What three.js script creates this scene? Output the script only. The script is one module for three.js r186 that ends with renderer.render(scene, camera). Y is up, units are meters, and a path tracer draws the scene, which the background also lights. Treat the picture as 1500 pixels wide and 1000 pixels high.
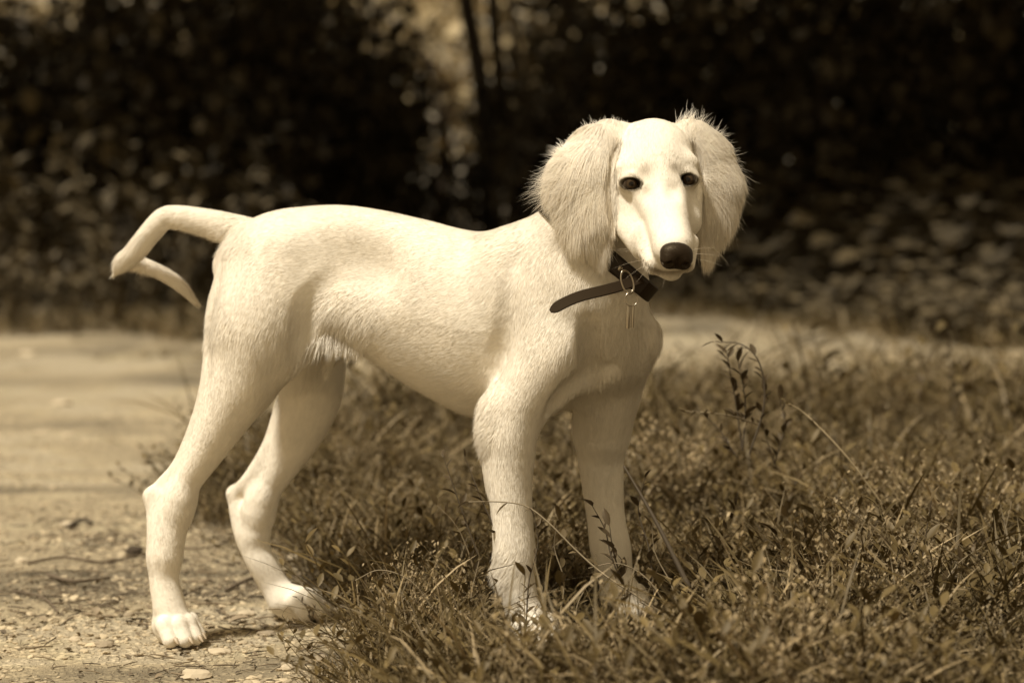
import * as THREE from 'three';
import { mergeGeometries } from 'three/addons/utils/BufferGeometryUtils.js';
import { ImprovedNoise } from 'three/addons/math/ImprovedNoise.js';

// ------------------------------------------------------------------ camera, sky, sun, exposure
const scene = new THREE.Scene();
const EYE = 0.515, F = 3125, PITCH = Math.atan(200 / F);
const camera = new THREE.PerspectiveCamera(2 * Math.atan(500 / F) * 180 / Math.PI, 1.5, 0.1, 900);
camera.position.set(0, EYE, 0);
camera.rotation.x = -PITCH;
camera.focus = 2.46;
camera.userData.fStop = 3.7;
scene.add(camera);

const renderer = new THREE.WebGLRenderer({ antialias: true });
renderer.toneMapping = THREE.LinearToneMapping;
renderer.toneMappingExposure = 1.68;
renderer.shadowMap.enabled = true;

const SUN = new THREE.Vector3(-0.38, 0.87, 0.29).normalize();
const sun = new THREE.DirectionalLight(new THREE.Color(1.0, 0.935, 0.82), 3.1);
sun.position.copy(SUN).multiplyScalar(30).add(new THREE.Vector3(0, 0, -3));
sun.target.position.set(0, 0, -3);
sun.castShadow = true;
sun.shadow.radius = 12;
sun.shadow.mapSize.set(2048, 2048);
Object.assign(sun.shadow.camera, { left: -14, right: 14, top: 14, bottom: -14, near: 1, far: 80 });
scene.add(sun, sun.target);

{ // a bright hazy sky toned like the old print
  const W = 128, H = 64, d = new Float32Array(W * H * 4);
  for (let j = 0; j < H; j++) for (let i = 0; i < W; i++) {
    const el = (j + 0.5) / H * Math.PI - Math.PI / 2, az = (i + 0.5) / W * 2 * Math.PI - Math.PI;
    const v = new THREE.Vector3(Math.cos(el) * Math.cos(az), Math.sin(el), Math.cos(el) * Math.sin(az));
    const glow = Math.pow(Math.max(0, v.dot(SUN)), 6);
    const k = el > 0 ? 0.25 + 0.12 * Math.exp(-el * 5) + 0.35 * glow : 0.12;
    const o = (j * W + i) * 4;
    d[o] = k * 1.0; d[o + 1] = k * 0.80; d[o + 2] = k * 0.51; d[o + 3] = 1;
  }
  const t = new THREE.DataTexture(d, W, H, THREE.RGBAFormat, THREE.FloatType);
  t.mapping = THREE.EquirectangularReflectionMapping;
  t.magFilter = THREE.LinearFilter; t.minFilter = THREE.LinearFilter;
  t.wrapS = THREE.RepeatWrapping;
  t.needsUpdate = true;
  scene.background = t; scene.environment = t;
}

// ------------------------------------------------------------------ helpers
function rng(a) { return () => { a |= 0; a = a + 0x6D2B79F5 | 0; let t = Math.imul(a ^ a >>> 15, 1 | a); t = t + Math.imul(t ^ t >>> 7, 61 | t) ^ t; return ((t ^ t >>> 14) >>> 0) / 4294967296; }; }
const noise3 = new ImprovedNoise();
const NZ = (x, y, z = 0) => noise3.noise(x + 31.7, y + 17.3, z + 5.1);
const fbm = (x, y, z = 0, o = 4) => { let s = 0, a = 0.5, f = 1; for (let i = 0; i < o; i++) { s += a * NZ(x * f, y * f, z * f + i * 7); a *= 0.5; f *= 2.03; } return s; };
const clamp = (x, a = 0, b = 1) => Math.min(b, Math.max(a, x)), lerp = (a, b, t) => a + (b - a) * t;
const smooth = (a, b, x) => { const t = clamp((x - a) / (b - a)); return t * t * (3 - 2 * t); };
const V3 = (x, y, z) => new THREE.Vector3(x, y, z);
const SP = Math.sin(PITCH), CP = Math.cos(PITCH);
function ray(px, py) { const x = (px - 750) / F, y = -(py - 500) / F; return V3(x, y * CP - SP, -y * SP - CP); }
function at(px, py, depth) { const r = ray(px, py); return r.multiplyScalar(depth / -r.z).add(V3(0, EYE, 0)); }
function toPx(p) { const y = p.y - EYE, z = p.z, yc = y * CP - z * SP, zc = y * SP + z * CP; return [750 + p.x / -zc * F, 500 - yc / -zc * F]; }
const names = new Map();
function numbered(n) { const k = names.get(n) ?? 0; names.set(n, k + 1); return k ? n + '_' + String(k).padStart(3, '0') : n; }
function tag(o, label, category, group) { o.userData.label = label; o.userData.category = category; if (group) o.userData.group = group; return o; }
function shade(o) { o.traverse(m => { if (m.isMesh) { m.castShadow = true; m.receiveShadow = true; } }); return o; }
function mesh(name, g, m, parent = scene) { const o = new THREE.Mesh(g, m); o.name = parent === scene ? numbered(name) : name; o.castShadow = o.receiveShadow = true; parent.add(o); return o; }
function thing(name, pos, label, category, group) { const o = new THREE.Group(); o.name = numbered(name); o.position.copy(pos); scene.add(o); return tag(o, label, category, group); }
const sepia = (r, g, b) => new THREE.Color().setRGB(r, g, b);
function geo(pos, idx, { nor, col, uv } = {}) {
  const g = new THREE.BufferGeometry();
  g.setAttribute('position', new THREE.Float32BufferAttribute(pos, 3));
  if (nor) g.setAttribute('normal', new THREE.Float32BufferAttribute(nor, 3));
  if (col) g.setAttribute('color', new THREE.Float32BufferAttribute(col, 3));
  if (uv) g.setAttribute('uv', new THREE.Float32BufferAttribute(uv, 2));
  if (idx) g.setIndex(new THREE.BufferAttribute(idx instanceof Uint32Array ? idx : new Uint32Array(idx), 1));
  if (!nor) g.computeVertexNormals();
  return g;
}
// a tapered tube through points with radii
function tube(pts, radii, sides = 6, smoothSteps = 0, cap = true) {
  if (smoothSteps) {
    const c = new THREE.CatmullRomCurve3(pts, false, 'centripetal'), n = smoothSteps, P = [], R = [];
    for (let i = 0; i <= n; i++) { const t = i / n; P.push(c.getPoint(t)); const f = t * (radii.length - 1), a = Math.min(radii.length - 2, Math.floor(f)); R.push(lerp(radii[a], radii[a + 1], f - a)); }
    pts = P; radii = R;
  }
  const pos = [], idx = [], n = pts.length; let u = null;
  for (let i = 0; i < n; i++) {
    const t = pts[Math.min(n - 1, i + 1)].clone().sub(pts[Math.max(0, i - 1)]).normalize();
    if (!u) u = Math.abs(t.y) < 0.9 ? V3(0, 1, 0) : V3(1, 0, 0);
    u = u.clone().addScaledVector(t, -u.dot(t)).normalize(); const w = t.clone().cross(u);
    for (let s = 0; s < sides; s++) { const a = s / sides * Math.PI * 2, c = Math.cos(a) * radii[i], q = Math.sin(a) * radii[i]; pos.push(pts[i].x + u.x * c + w.x * q, pts[i].y + u.y * c + w.y * q, pts[i].z + u.z * c + w.z * q); }
    if (i) for (let s = 0; s < sides; s++) { const a = (i - 1) * sides + s, b = (i - 1) * sides + (s + 1) % sides; idx.push(a, b, a + sides, b, b + sides, a + sides); }
  }
  if (cap) for (const [k, f] of [[0, 1], [n - 1, 0]]) { const c = pos.length / 3; pos.push(pts[k].x, pts[k].y, pts[k].z); for (let s = 0; s < sides; s++) { const a = k * sides + s, b = k * sides + (s + 1) % sides; f ? idx.push(c, b, a) : idx.push(c, a, b); } }
  return geo(pos, idx);
}
// ------------------------------------------------------------------ ground: a worn dirt path beside a low weedy verge
const onPlane = (px, py, y = 0) => { const r = ray(px, py), t = (y - EYE) / r.y; return V3(r.x * t, y, r.z * t); };
const vergeEdge = [[640, 1400], [590, 1040], [572, 960], [545, 885], [480, 820], [350, 778], [262, 742], [268, 700], [340, 662], [520, 622], [700, 604], [1000, 588], [1250, 580], [1500, 572], [2300, 566]].map(([x, y]) => { const p = onPlane(x, y, -.01); return [p.x, p.z]; });
vergeEdge.push([14, -7], [14, 3], [-.05, 3]);
function vergeDist(x, z) {                                   // metres inside (+) or outside (-) the verge
  let d = 1e9, inside = false;
  for (let i = 0, j = vergeEdge.length - 1; i < vergeEdge.length; j = i++) {
    const [ax, az] = vergeEdge[j], [bx, bz] = vergeEdge[i], ex = bx - ax, ez = bz - az, t = clamp(((x - ax) * ex + (z - az) * ez) / (ex * ex + ez * ez));
    d = Math.min(d, Math.hypot(x - ax - ex * t, z - az - ez * t));
    if ((az > z) !== (bz > z) && x < (bx - ax) * (z - az) / (bz - az) + ax) inside = !inside;
  }
  return inside ? d : -d;
}
const bankAt = x => x < .5 ? 9.3 + .8 * NZ(x * 1.1, 3) + .3 * NZ(x * 3.1, 8) : lerp(11, 8.3, smooth(.4, 2.6, x)) + .3 * NZ(x * 1.3, 5);   // where the far bank of leaves begins
const edgeNoise = (x, z) => vergeDist(x, z) + 0.09 * fbm(x * 3.1, z * 3.1, 2, 3) + 0.03 * NZ(x * 14, z * 14, 4);
// dappled sun and shade painted into the path colour, with a litter band
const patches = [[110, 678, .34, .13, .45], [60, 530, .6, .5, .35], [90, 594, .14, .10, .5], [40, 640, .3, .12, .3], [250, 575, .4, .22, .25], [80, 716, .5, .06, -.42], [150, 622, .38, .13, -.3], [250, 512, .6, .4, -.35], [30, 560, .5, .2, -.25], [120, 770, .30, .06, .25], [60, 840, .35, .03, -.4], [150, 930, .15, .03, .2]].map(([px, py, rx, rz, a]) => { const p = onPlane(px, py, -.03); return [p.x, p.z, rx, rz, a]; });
const pawSpots = [[256, 944, 2.635], [440, 908, 2.79], [779, 947, 2.49], [914, 902, 2.61]].map(a => at(...a));
function rawHeight(x, z) {
  const v = smooth(-.18, .22, vergeDist(x, z)), far = smooth(9, 14, -z);
  let h = lerp(-.031, 0, v) + (0.012 + .016 * smooth(3.2, 5, -z)) * fbm(x * 1.3, z * 1.3, 1, 3) + 0.10 * far * (0.5 + 0.5 * NZ(x * .3, z * .3));
  const q = Math.hypot(x, z + 2.6); if (q < 4) h += 0.0045 * fbm(x * 9, z * 9, 3, 3) * (1 - q / 4);
  return h;
}
const pawFix = pawSpots.map(p => p.y - .001 - rawHeight(p.x, p.z));
function height(x, z) { let h = rawHeight(x, z); for (let i = 0; i < 4; i++) { const dx = x - pawSpots[i].x, dz = z - pawSpots[i].z, q = (dx * dx + dz * dz) / .0055; if (q < 9) h += pawFix[i] * Math.exp(-q); } return h; }
{
  const axis = (lo, hi, n, out) => { const a = []; for (let i = -60; i < 0; i++) a.push(lo - (Math.pow(1.105, -i) - 1) * out); for (let i = 0; i <= n; i++) a.push(lo + (hi - lo) * i / n); for (let i = 1; i <= 60; i++) a.push(hi + (Math.pow(1.105, i) - 1) * out); return a; };
  const X = axis(-1.5, 1.5, 300, 0.9), Z = axis(-5.2, -1.7, 300, 0.9), NXg = X.length, pos = [], col = [], uv = [], path = [], verge = [];
  for (const z of Z) for (const x of X) {
    pos.push(x, height(x, z), z); uv.push(x, z);
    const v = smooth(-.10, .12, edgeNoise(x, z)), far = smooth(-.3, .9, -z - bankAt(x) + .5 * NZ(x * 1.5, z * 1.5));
    const pale = smooth(.02, .30, fbm(x * 1.1, z * 2.2, 9, 4)), shadeDapple = smooth(.05, .35, fbm(x * 2.1 + 5, z * 3.2, 12, 4));  // noise for sun and shade dapples painted into the path colour
    let c = [.60, .485, .30].map(k => k * (1 + .55 * pale + .35 * smooth(.12, .3, fbm(x * .9 + 3, z * 1.4, 31, 3)) - .5 * shadeDapple + .14 * fbm(x * 17, z * 17, 3, 3)));
    const litter = smooth(.16, .0, Math.abs(-z - 2.98 + .12 * NZ(x * 2, 3))) * smooth(.35, -.1, x) * smooth(-.2, .25, fbm(x * 7, z * 9, 8, 3) + .12);
    c = c.map(k => k * (1 - .5 * litter));
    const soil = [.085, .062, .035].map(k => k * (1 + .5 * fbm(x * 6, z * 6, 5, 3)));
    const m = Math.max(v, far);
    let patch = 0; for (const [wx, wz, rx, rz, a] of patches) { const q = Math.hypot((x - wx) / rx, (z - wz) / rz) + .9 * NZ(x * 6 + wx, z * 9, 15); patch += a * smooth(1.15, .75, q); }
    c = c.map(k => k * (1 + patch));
    c = c.map((k, i) => Math.min(k, [.72, .6, .4][i]));
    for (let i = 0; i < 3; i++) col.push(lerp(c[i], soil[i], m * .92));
  }
  for (let j = 0; j + 1 < Z.length; j++) for (let i = 0; i + 1 < NXg; i++) {
    const a = j * NXg + i, cx = (X[i] + X[i + 1]) / 2, cz = (Z[j] + Z[j + 1]) / 2;
    (edgeNoise(cx, cz) > 0 || -cz > bankAt(cx) + .4 ? verge : path).push(a, a + NXg, a + 1, a + 1, a + NXg, a + NXg + 1);
  }
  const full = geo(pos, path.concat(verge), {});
  const nor = full.attributes.normal.array;
  const S = 512, px = new Uint8Array(S * S * 4), cx = new Uint8Array(S * S * 4), R = rng(5);
  const grain = new Float32Array(S * S);
  for (let k = 0; k < 5200; k++) {                           // grit of all sizes, as relief
    const x = R() * S, y = R() * S, r = 1 + Math.pow(R(), 3) * 7, h = .3 + .7 * R(), e = .6 + R() * .8;
    for (let j = -9; j <= 9; j++) for (let i = -9; i <= 9; i++) { const q = (i * i / (e * e) + j * j * e * e) / (r * r); if (q > 1) continue; const o = ((Math.round(y) + j + S) % S) * S + (Math.round(x) + i + S) % S; grain[o] = Math.max(grain[o], h * Math.sqrt(1 - q) * Math.min(1, r / 4)); }
  }
  for (let o = 0; o < S * S; o++) { const g = grain[o] * 180 + R() * 60; px[o * 4] = px[o * 4 + 1] = px[o * 4 + 2] = g; px[o * 4 + 3] = 255; const c = 175 + grain[o] * 55 + (R() - .5) * 60; cx[o * 4] = cx[o * 4 + 1] = cx[o * 4 + 2] = Math.min(255, c); cx[o * 4 + 3] = 255; }
  const tex = (d, srgb) => { const t = new THREE.DataTexture(d, S, S); t.wrapS = t.wrapT = THREE.RepeatWrapping; t.magFilter = THREE.LinearFilter; t.minFilter = THREE.LinearMipmapLinearFilter; t.generateMipmaps = true; t.repeat.set(2.6, 2.6); if (srgb) t.colorSpace = THREE.SRGBColorSpace; t.needsUpdate = true; return t; };
  const bump = tex(px, false), colour = tex(cx, true);
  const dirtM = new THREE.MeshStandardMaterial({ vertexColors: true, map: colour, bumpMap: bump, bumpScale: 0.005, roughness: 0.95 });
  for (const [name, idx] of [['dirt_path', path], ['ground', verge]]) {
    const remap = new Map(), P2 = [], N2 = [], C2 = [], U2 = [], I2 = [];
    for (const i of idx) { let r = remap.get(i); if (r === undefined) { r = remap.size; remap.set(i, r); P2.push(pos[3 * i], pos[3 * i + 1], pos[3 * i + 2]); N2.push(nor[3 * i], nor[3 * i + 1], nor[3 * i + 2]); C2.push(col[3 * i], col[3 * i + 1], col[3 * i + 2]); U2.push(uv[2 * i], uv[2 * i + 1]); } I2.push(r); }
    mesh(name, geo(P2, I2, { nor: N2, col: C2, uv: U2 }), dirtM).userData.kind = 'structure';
  }
}
// ------------------------------------------------------------------ the dog: one distance field, meshed as one surface
const prims = [];
function addPrim(c, R, d, k, o = {}) { prims.push({ x: c.x, y: c.y, z: c.z, R, d, k, sub: !!o.sub, near: null }); }
function cone(a, ra, b, rb, k = 0.02, o = {}) {              // capsule with a radius at each end
  const bx = b.x - a.x, by = b.y - a.y, bz = b.z - a.z, l2 = bx * bx + by * by + bz * bz;
  addPrim(a.clone().lerp(b, 0.5), Math.sqrt(l2) / 2 + Math.max(ra, rb), (x, y, z) => {
    const px = x - a.x, py = y - a.y, pz = z - a.z; let t = (px * bx + py * by + pz * bz) / l2; t = t < 0 ? 0 : t > 1 ? 1 : t;
    const dx = px - bx * t, dy = py - by * t, dz = pz - bz * t;
    return Math.sqrt(dx * dx + dy * dy + dz * dz) - (ra + (rb - ra) * t);
  }, k, o);
}
function ellipsoid(c, r, q, k = 0.02, o = {}) {              // r: half sizes, q: quaternion (local to world)
  const m = new THREE.Matrix3().setFromMatrix4(new THREE.Matrix4().makeRotationFromQuaternion(q ?? new THREE.Quaternion())).transpose().elements;
  const rx = r.x, ry = r.y, rz = r.z, rm = Math.min(rx, ry, rz);
  addPrim(c, Math.max(rx, ry, rz), (x, y, z) => {
    x -= c.x; y -= c.y; z -= c.z;
    const X = (m[0] * x + m[3] * y + m[6] * z) / rx, Y = (m[1] * x + m[4] * y + m[7] * z) / ry, Z = (m[2] * x + m[5] * y + m[8] * z) / rz;
    const k0 = Math.sqrt(X * X + Y * Y + Z * Z), k1 = Math.sqrt(X * X / (rx * rx) + Y * Y / (ry * ry) + Z * Z / (rz * rz));
    return k1 < 1e-6 ? -rm : k0 * (k0 - 1) / k1;
  }, k, o);
}
const P = at, RR = (px, D) => px * D / F;                    // the dog's landmarks: point and pixel radius at a depth
function limb(list, k, o = {}) {                              // one smooth tapering limb through [px, py, depth, radius px]
  const n = list.length, pts = list.map(a => P(a[0], a[1], a[2])), rad = list.map(a => RR(a[3], a[2])), C = [], segs = [];
  const cr = (a, b, c, d, t) => 0.5 * (2 * b + (c - a) * t + (2 * a - 5 * b + 4 * c - d) * t * t + (3 * b - a - 3 * c + d) * t * t * t);
  const SUBS = 11;
  for (let i = 0; i + 1 < n; i++) for (let j = 0; j < SUBS + (i + 2 === n ? 1 : 0); j++) {
    const t = j / SUBS, q = [Math.max(0, i - 1), i, i + 1, Math.min(n - 1, i + 2)], w = f => cr(f(q[0]), f(q[1]), f(q[2]), f(q[3]), t);
    C.push([w(e => pts[e].x), w(e => pts[e].y), w(e => pts[e].z), Math.max(.001, w(e => rad[e]))]);
  }
  const lo = V3(1e9, 1e9, 1e9), hi = V3(-1e9, -1e9, -1e9);
  for (const c of C) { lo.min(V3(c[0], c[1], c[2])); hi.max(V3(c[0], c[1], c[2])); }
  for (let i = 0; i + 1 < C.length; i++) {
    const [ax, ay, az, ra] = C[i], [cx, cy, cz, rb] = C[i + 1], bx = cx - ax, by = cy - ay, bz = cz - az, l2 = bx * bx + by * by + bz * bz + 1e-12;
    segs.push((x, y, z) => { const px = x - ax, py = y - ay, pz = z - az; let t = (px * bx + py * by + pz * bz) / l2; t = t < 0 ? 0 : t > 1 ? 1 : t; const dx = px - bx * t, dy = py - by * t, dz = pz - bz * t; return Math.sqrt(dx * dx + dy * dy + dz * dz) - (ra + (rb - ra) * t); });
  }
  const all = L => (x, y, z) => { let m = 1e9; for (let i = 0; i < L.length; i++) { const d = L[i](x, y, z); if (d < m) m = d; } return m; };
  addPrim(lo.clone().add(hi).multiplyScalar(.5), lo.distanceTo(hi) / 2 + Math.max(...rad), all(segs), k, o);
  prims[prims.length - 1].near = (x, y, z, reach) => { const ds = segs.map(f => f(x, y, z)), m = Math.min(...ds); return all(segs.filter((f, i) => ds[i] < m + reach)); };
}
function lookQ(n, up = V3(0, 1, 0)) { const z = n.clone().normalize(), x = up.clone().cross(z).normalize(), y = z.clone().cross(x); return new THREE.Quaternion().setFromRotationMatrix(new THREE.Matrix4().makeBasis(x, y, z)); }

// trunk: cross-sections along a level axis that comes forward from the rump to the chest
{
  const pxA = 318, dA = 2.755, pxB = 962, dB = 2.545;
  const A = at(pxA, 300, dA), B = at(pxB, 300, dB), ex = B.x - A.x, ez = B.z - A.z, L = Math.hypot(ex, ez), E = { x: ex / L, z: ez / L }, N = { x: -ez / L, z: ex / L };
  //            px  top  bottom half-width  lower-fullness
  const st = [[318, 372, 410, .012, 1], [340, 345, 450, .030, 1], [380, 320, 480, .045, 1], [430, 305, 500, .052, 1], [500, 300.5, 502, .052, 1], [560, 308, 534, .058, .95],
    [620, 321, 572, .069, .9], [690, 338, 606, .076, .85], [750, 341, 618, .075, .75], [800, 352, 612, .070, .7], [850, 385, 574, .064, .75], [900, 425, 552, .058, .85], [940, 455, 535, .036, .95], [958, 478, 515, .016, 1]]
    .map(([px, t, b, w, f]) => {
      let s = 0, x = 0; for (let it = 0; it < 3; it++) { const u = (px - pxA) / (pxB - pxA), D = lerp(dA, dB, u); const q = at(px, 400, D); s = (q.x - A.x) * E.x + (q.z - A.z) * E.z; x = D; }
      const yt = at(px, t, x).y, yb = at(px, b, x).y; return [s, (yt + yb) / 2, (yt - yb) / 2, w, f];
    });
  const S = st.map(r => r[0]), M = st.map((r, i) => [1, 2, 3, 4].map(c => i === 0 ? (st[1][c] - r[c]) / (S[1] - S[0]) : i === st.length - 1 ? (r[c] - st[i - 1][c]) / (S[i] - S[i - 1]) : (st[i + 1][c] - st[i - 1][c]) / (S[i + 1] - S[i - 1])));
  const o = [0, 0, 0, 0];
  const evalAt = s => {
    let i = 0; while (i < S.length - 2 && s > S[i + 1]) i++;
    const h = S[i + 1] - S[i], t = (s - S[i]) / h, t2 = t * t, t3 = t2 * t;
    for (let c = 0; c < 4; c++) o[c] = (2 * t3 - 3 * t2 + 1) * st[i][c + 1] + (t3 - 2 * t2 + t) * h * M[i][c] + (-2 * t3 + 3 * t2) * st[i + 1][c + 1] + (t3 - t2) * h * M[i + 1][c];
    return o;
  };
  const S0 = S[0], S1 = S[S.length - 1];
  addPrim(A.clone().lerp(B, 0.5).setY(at(640, 460, 2.66).y), L / 2 + 0.05, (x, y, z) => {
    const dx = x - A.x, dz = z - A.z, s = dx * E.x + dz * E.z, u = dx * N.x + dz * N.z, sc = s < S0 ? S0 : s > S1 ? S1 : s;
    const [yc, hh, w0, f] = evalAt(sc), v = y - yc, w = v < 0 ? w0 * (1 + (f - 1) * Math.min(1, -v / hh)) : w0;
    const a = u / w, b = v / hh, k0 = Math.sqrt(a * a + b * b), k1 = Math.sqrt(a * a / (w * w) + b * b / (hh * hh));
    const d = k1 < 1e-6 ? -Math.min(w, hh) : k0 * (k0 - 1) / k1, ds = s - sc;
    return ds === 0 ? d : d > 0 ? Math.sqrt(d * d + ds * ds) : Math.abs(ds) + d * 0.2;
  }, 0.03);
}
// tail
limb([[385, 350, 2.755, 26], [345, 337, 2.765, 23], [300, 325, 2.77, 19.5], [262, 318, 2.775, 17], [241, 320, 2.775, 16.5], [222, 338, 2.775, 16], [196, 370, 2.78, 15], [181, 383, 2.785, 13], [171, 395, 2.787, 5]], 0.008);
limb([[184, 380, 2.80, 10], [205, 385, 2.81, 10], [240, 402, 2.815, 10], [264, 419, 2.815, 8.5], [284, 441, 2.815, 4]], 0.006);
// near hind leg
limb([[398, 395, 2.70, 66], [384, 470, 2.675, 71], [362, 545, 2.665, 54], [331, 605, 2.66, 39], [301, 660, 2.66, 28], [271, 710, 2.66, 20.5], [256, 745, 2.66, 22]], 0.035);
limb([[342, 398, 2.725, 22], [328, 445, 2.71, 24], [319, 500, 2.69, 19], [302, 590, 2.67, 15], [266, 672, 2.668, 10], [236, 711, 2.668, 10], [225, 726, 2.665, 11.5]], 0.012);
limb([[222, 727, 2.665, 11], [229, 752, 2.66, 15], [236, 780, 2.655, 20], [239, 815, 2.65, 22.5], [240, 850, 2.645, 22], [247, 885, 2.64, 24]], 0.012);
limb([[262, 735, 2.658, 22], [252, 772, 2.655, 22], [243, 812, 2.647, 20]], 0.02);
// far hind leg
limb([[430, 430, 2.80, 66], [452, 510, 2.80, 52], [455, 575, 2.80, 46], [438, 630, 2.80, 37], [413, 680, 2.80, 26], [390, 720, 2.80, 20], [378, 750, 2.80, 22]], 0.03);
limb([[418, 600, 2.81, 16], [398, 652, 2.805, 14], [366, 702, 2.808, 12], [345, 722, 2.82, 11]], 0.014);
limb([[343, 724, 2.82, 10], [351, 752, 2.815, 15], [364, 785, 2.81, 20], [381, 820, 2.80, 21.5], [400, 855, 2.80, 21], [414, 878, 2.795, 22]], 0.010);
limb([[382, 735, 2.797, 19], [376, 780, 2.798, 19]], 0.018);
// near foreleg with shoulder blade
limb([[752, 385, 2.575, 34], [785, 450, 2.545, 44], [822, 515, 2.525, 44]], 0.04);
limb([[822, 515, 2.525, 46], [775, 575, 2.525, 46], [744, 622, 2.525, 31]], 0.04);
limb([[726, 598, 2.54, 22], [716, 630, 2.537, 16], [720, 668, 2.533, 14], [727, 712, 2.528, 11]], 0.025);
limb([[750, 610, 2.525, 38], [748, 640, 2.518, 38], [748, 668, 2.517, 36], [747, 705, 2.515, 33], [750, 760, 2.51, 30.5], [754, 812, 2.505, 31.5], [755, 850, 2.50, 29], [765, 890, 2.495, 26]], 0.02);
ellipsoid(P(730, 838, 2.51), V3(.008, .012, .010), null, 0.012);
// far foreleg
limb([[912, 505, 2.585, 40], [896, 572, 2.595, 44], [884, 632, 2.615, 38]], 0.045);
limb([[880, 620, 2.63, 39], [880, 660, 2.63, 35], [883, 710, 2.63, 30.5], [888, 760, 2.625, 28], [895, 805, 2.62, 30], [903, 845, 2.615, 24], [908, 872, 2.61, 22]], 0.02);
// neck and chest
limb([[795, 425, 2.60, 84], [840, 365, 2.555, 74], [890, 300, 2.52, 60]], 0.045);
limb([[880, 420, 2.525, 71], [887, 462, 2.53, 58], [890, 505, 2.545, 45]], 0.04);
ellipsoid(P(868, 578, 2.455), V3(.020, .060, .036), new THREE.Quaternion().setFromAxisAngle(V3(0, 0, 1), -0.30), 0.035, { sub: true });   // hollow between the shoulder points
// flank hollow before the thigh, and the loin's edge
ellipsoid(P(500, 385, 2.603), V3(.055, .034, .040), new THREE.Quaternion().setFromAxisAngle(V3(0, 0, 1), -0.25), 0.05, { sub: true });
// fold of skin from stifle to belly, and the sheath
limb([[418, 530, 2.655, 14], [445, 505, 2.665, 12], [475, 488, 2.68, 11], [520, 497, 2.69, 11]], 0.03);
limb([[510, 500, 2.71, 13], [488, 520, 2.715, 9], [484, 536, 2.715, 4]], 0.014);

// head
const neckCount = prims.length;
const HC = P(957, 240, 2.485), HR = RR(62, 2.485);
ellipsoid(P(957, 241, 2.490), V3(RR(61, 2.485), RR(67, 2.485), .056), null, 0.02);
limb([[962, 262, 2.455, 47], [976, 318, 2.412, 33], [986, 362, 2.372, 30]], 0.02);
for (const [x, y, D] of [[946, 272, 2.395], [988, 268, 2.395]]) ellipsoid(P(x, y, D), V3(.0075, .014, .012), null, 0.014, { sub: true });
limb([[962, 330, 2.455, 38], [978, 382, 2.400, 24], [985, 396, 2.385, 15]], 0.012);                  // lower jaw
limb([[913, 288, 2.475, 30], [925, 328, 2.455, 25], [944, 362, 2.425, 19]], 0.018);                                       // cheeks
limb([[1003, 285, 2.48, 26], [1006, 325, 2.445, 22]], 0.022);
ellipsoid(P(922, 246, 2.452), V3(.017, .010, .012), null, 0.014);                                  // brows
ellipsoid(P(1004, 240, 2.455), V3(.015, .010, .012), null, 0.014);
limb([[947, 350, 2.415, 19], [958, 386, 2.385, 15]], 0.010);                                         // lips
limb([[1012, 355, 2.395, 12], [1008, 388, 2.375, 10]], 0.010);
limb([[978, 300, 2.412, 22], [989, 360, 2.36, 22]], 0.012);                                          // bridge of the nose
// ears: thin hanging flaps
const earFrom = prims.length;
function flap(list, n, flat, k) {
  n = n.clone().normalize();
  for (let i = 0; i + 1 < list.length; i++) {
    const [A, B] = [list[i], list[i + 1]], a = P(A[0], A[1], A[2]), b = P(B[0], B[1], B[2]), ra = RR(A[3], A[2]), rb = RR(B[3], B[2]);
    const bx = b.x - a.x, by = b.y - a.y, bz = b.z - a.z, bn = bx * n.x + by * n.y + bz * n.z, g = 1 / flat - 1;
    const Bx = bx + n.x * bn * g, By = by + n.y * bn * g, Bz = bz + n.z * bn * g, l2 = Bx * Bx + By * By + Bz * Bz;
    addPrim(a.clone().lerp(b, 0.5), a.distanceTo(b) / 2 + Math.max(ra, rb), (x, y, z) => {
      let px = x - a.x, py = y - a.y, pz = z - a.z; const q = (px * n.x + py * n.y + pz * n.z) * g; px += n.x * q; py += n.y * q; pz += n.z * q;
      let t = (px * Bx + py * By + pz * Bz) / l2; t = t < 0 ? 0 : t > 1 ? 1 : t;
      const dx = px - Bx * t, dy = py - By * t, dz = pz - Bz * t, d = Math.sqrt(dx * dx + dy * dy + dz * dz) - (ra + (rb - ra) * t);
      return d > 0 ? d * (flat + 0.15) : d * flat;
    }, k);
  }
}
flap([[908, 192, 2.492, 15], [890, 200, 2.488, 20], [870, 222, 2.478, 35], [848, 259, 2.468, 42], [860, 304, 2.462, 35], [878, 343, 2.458, 17]], V3(-0.45, 0.1, 1), 0.35, 0.010);
flap([[1004, 188, 2.498, 13], [1020, 198, 2.498, 17], [1038, 222, 2.500, 27], [1053, 264, 2.500, 32], [1048, 304, 2.495, 27], [1036, 350, 2.490, 12]], V3(0.35, 0.1, 1), 0.34, 0.009);

const earPrims = prims.slice(earFrom);
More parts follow.
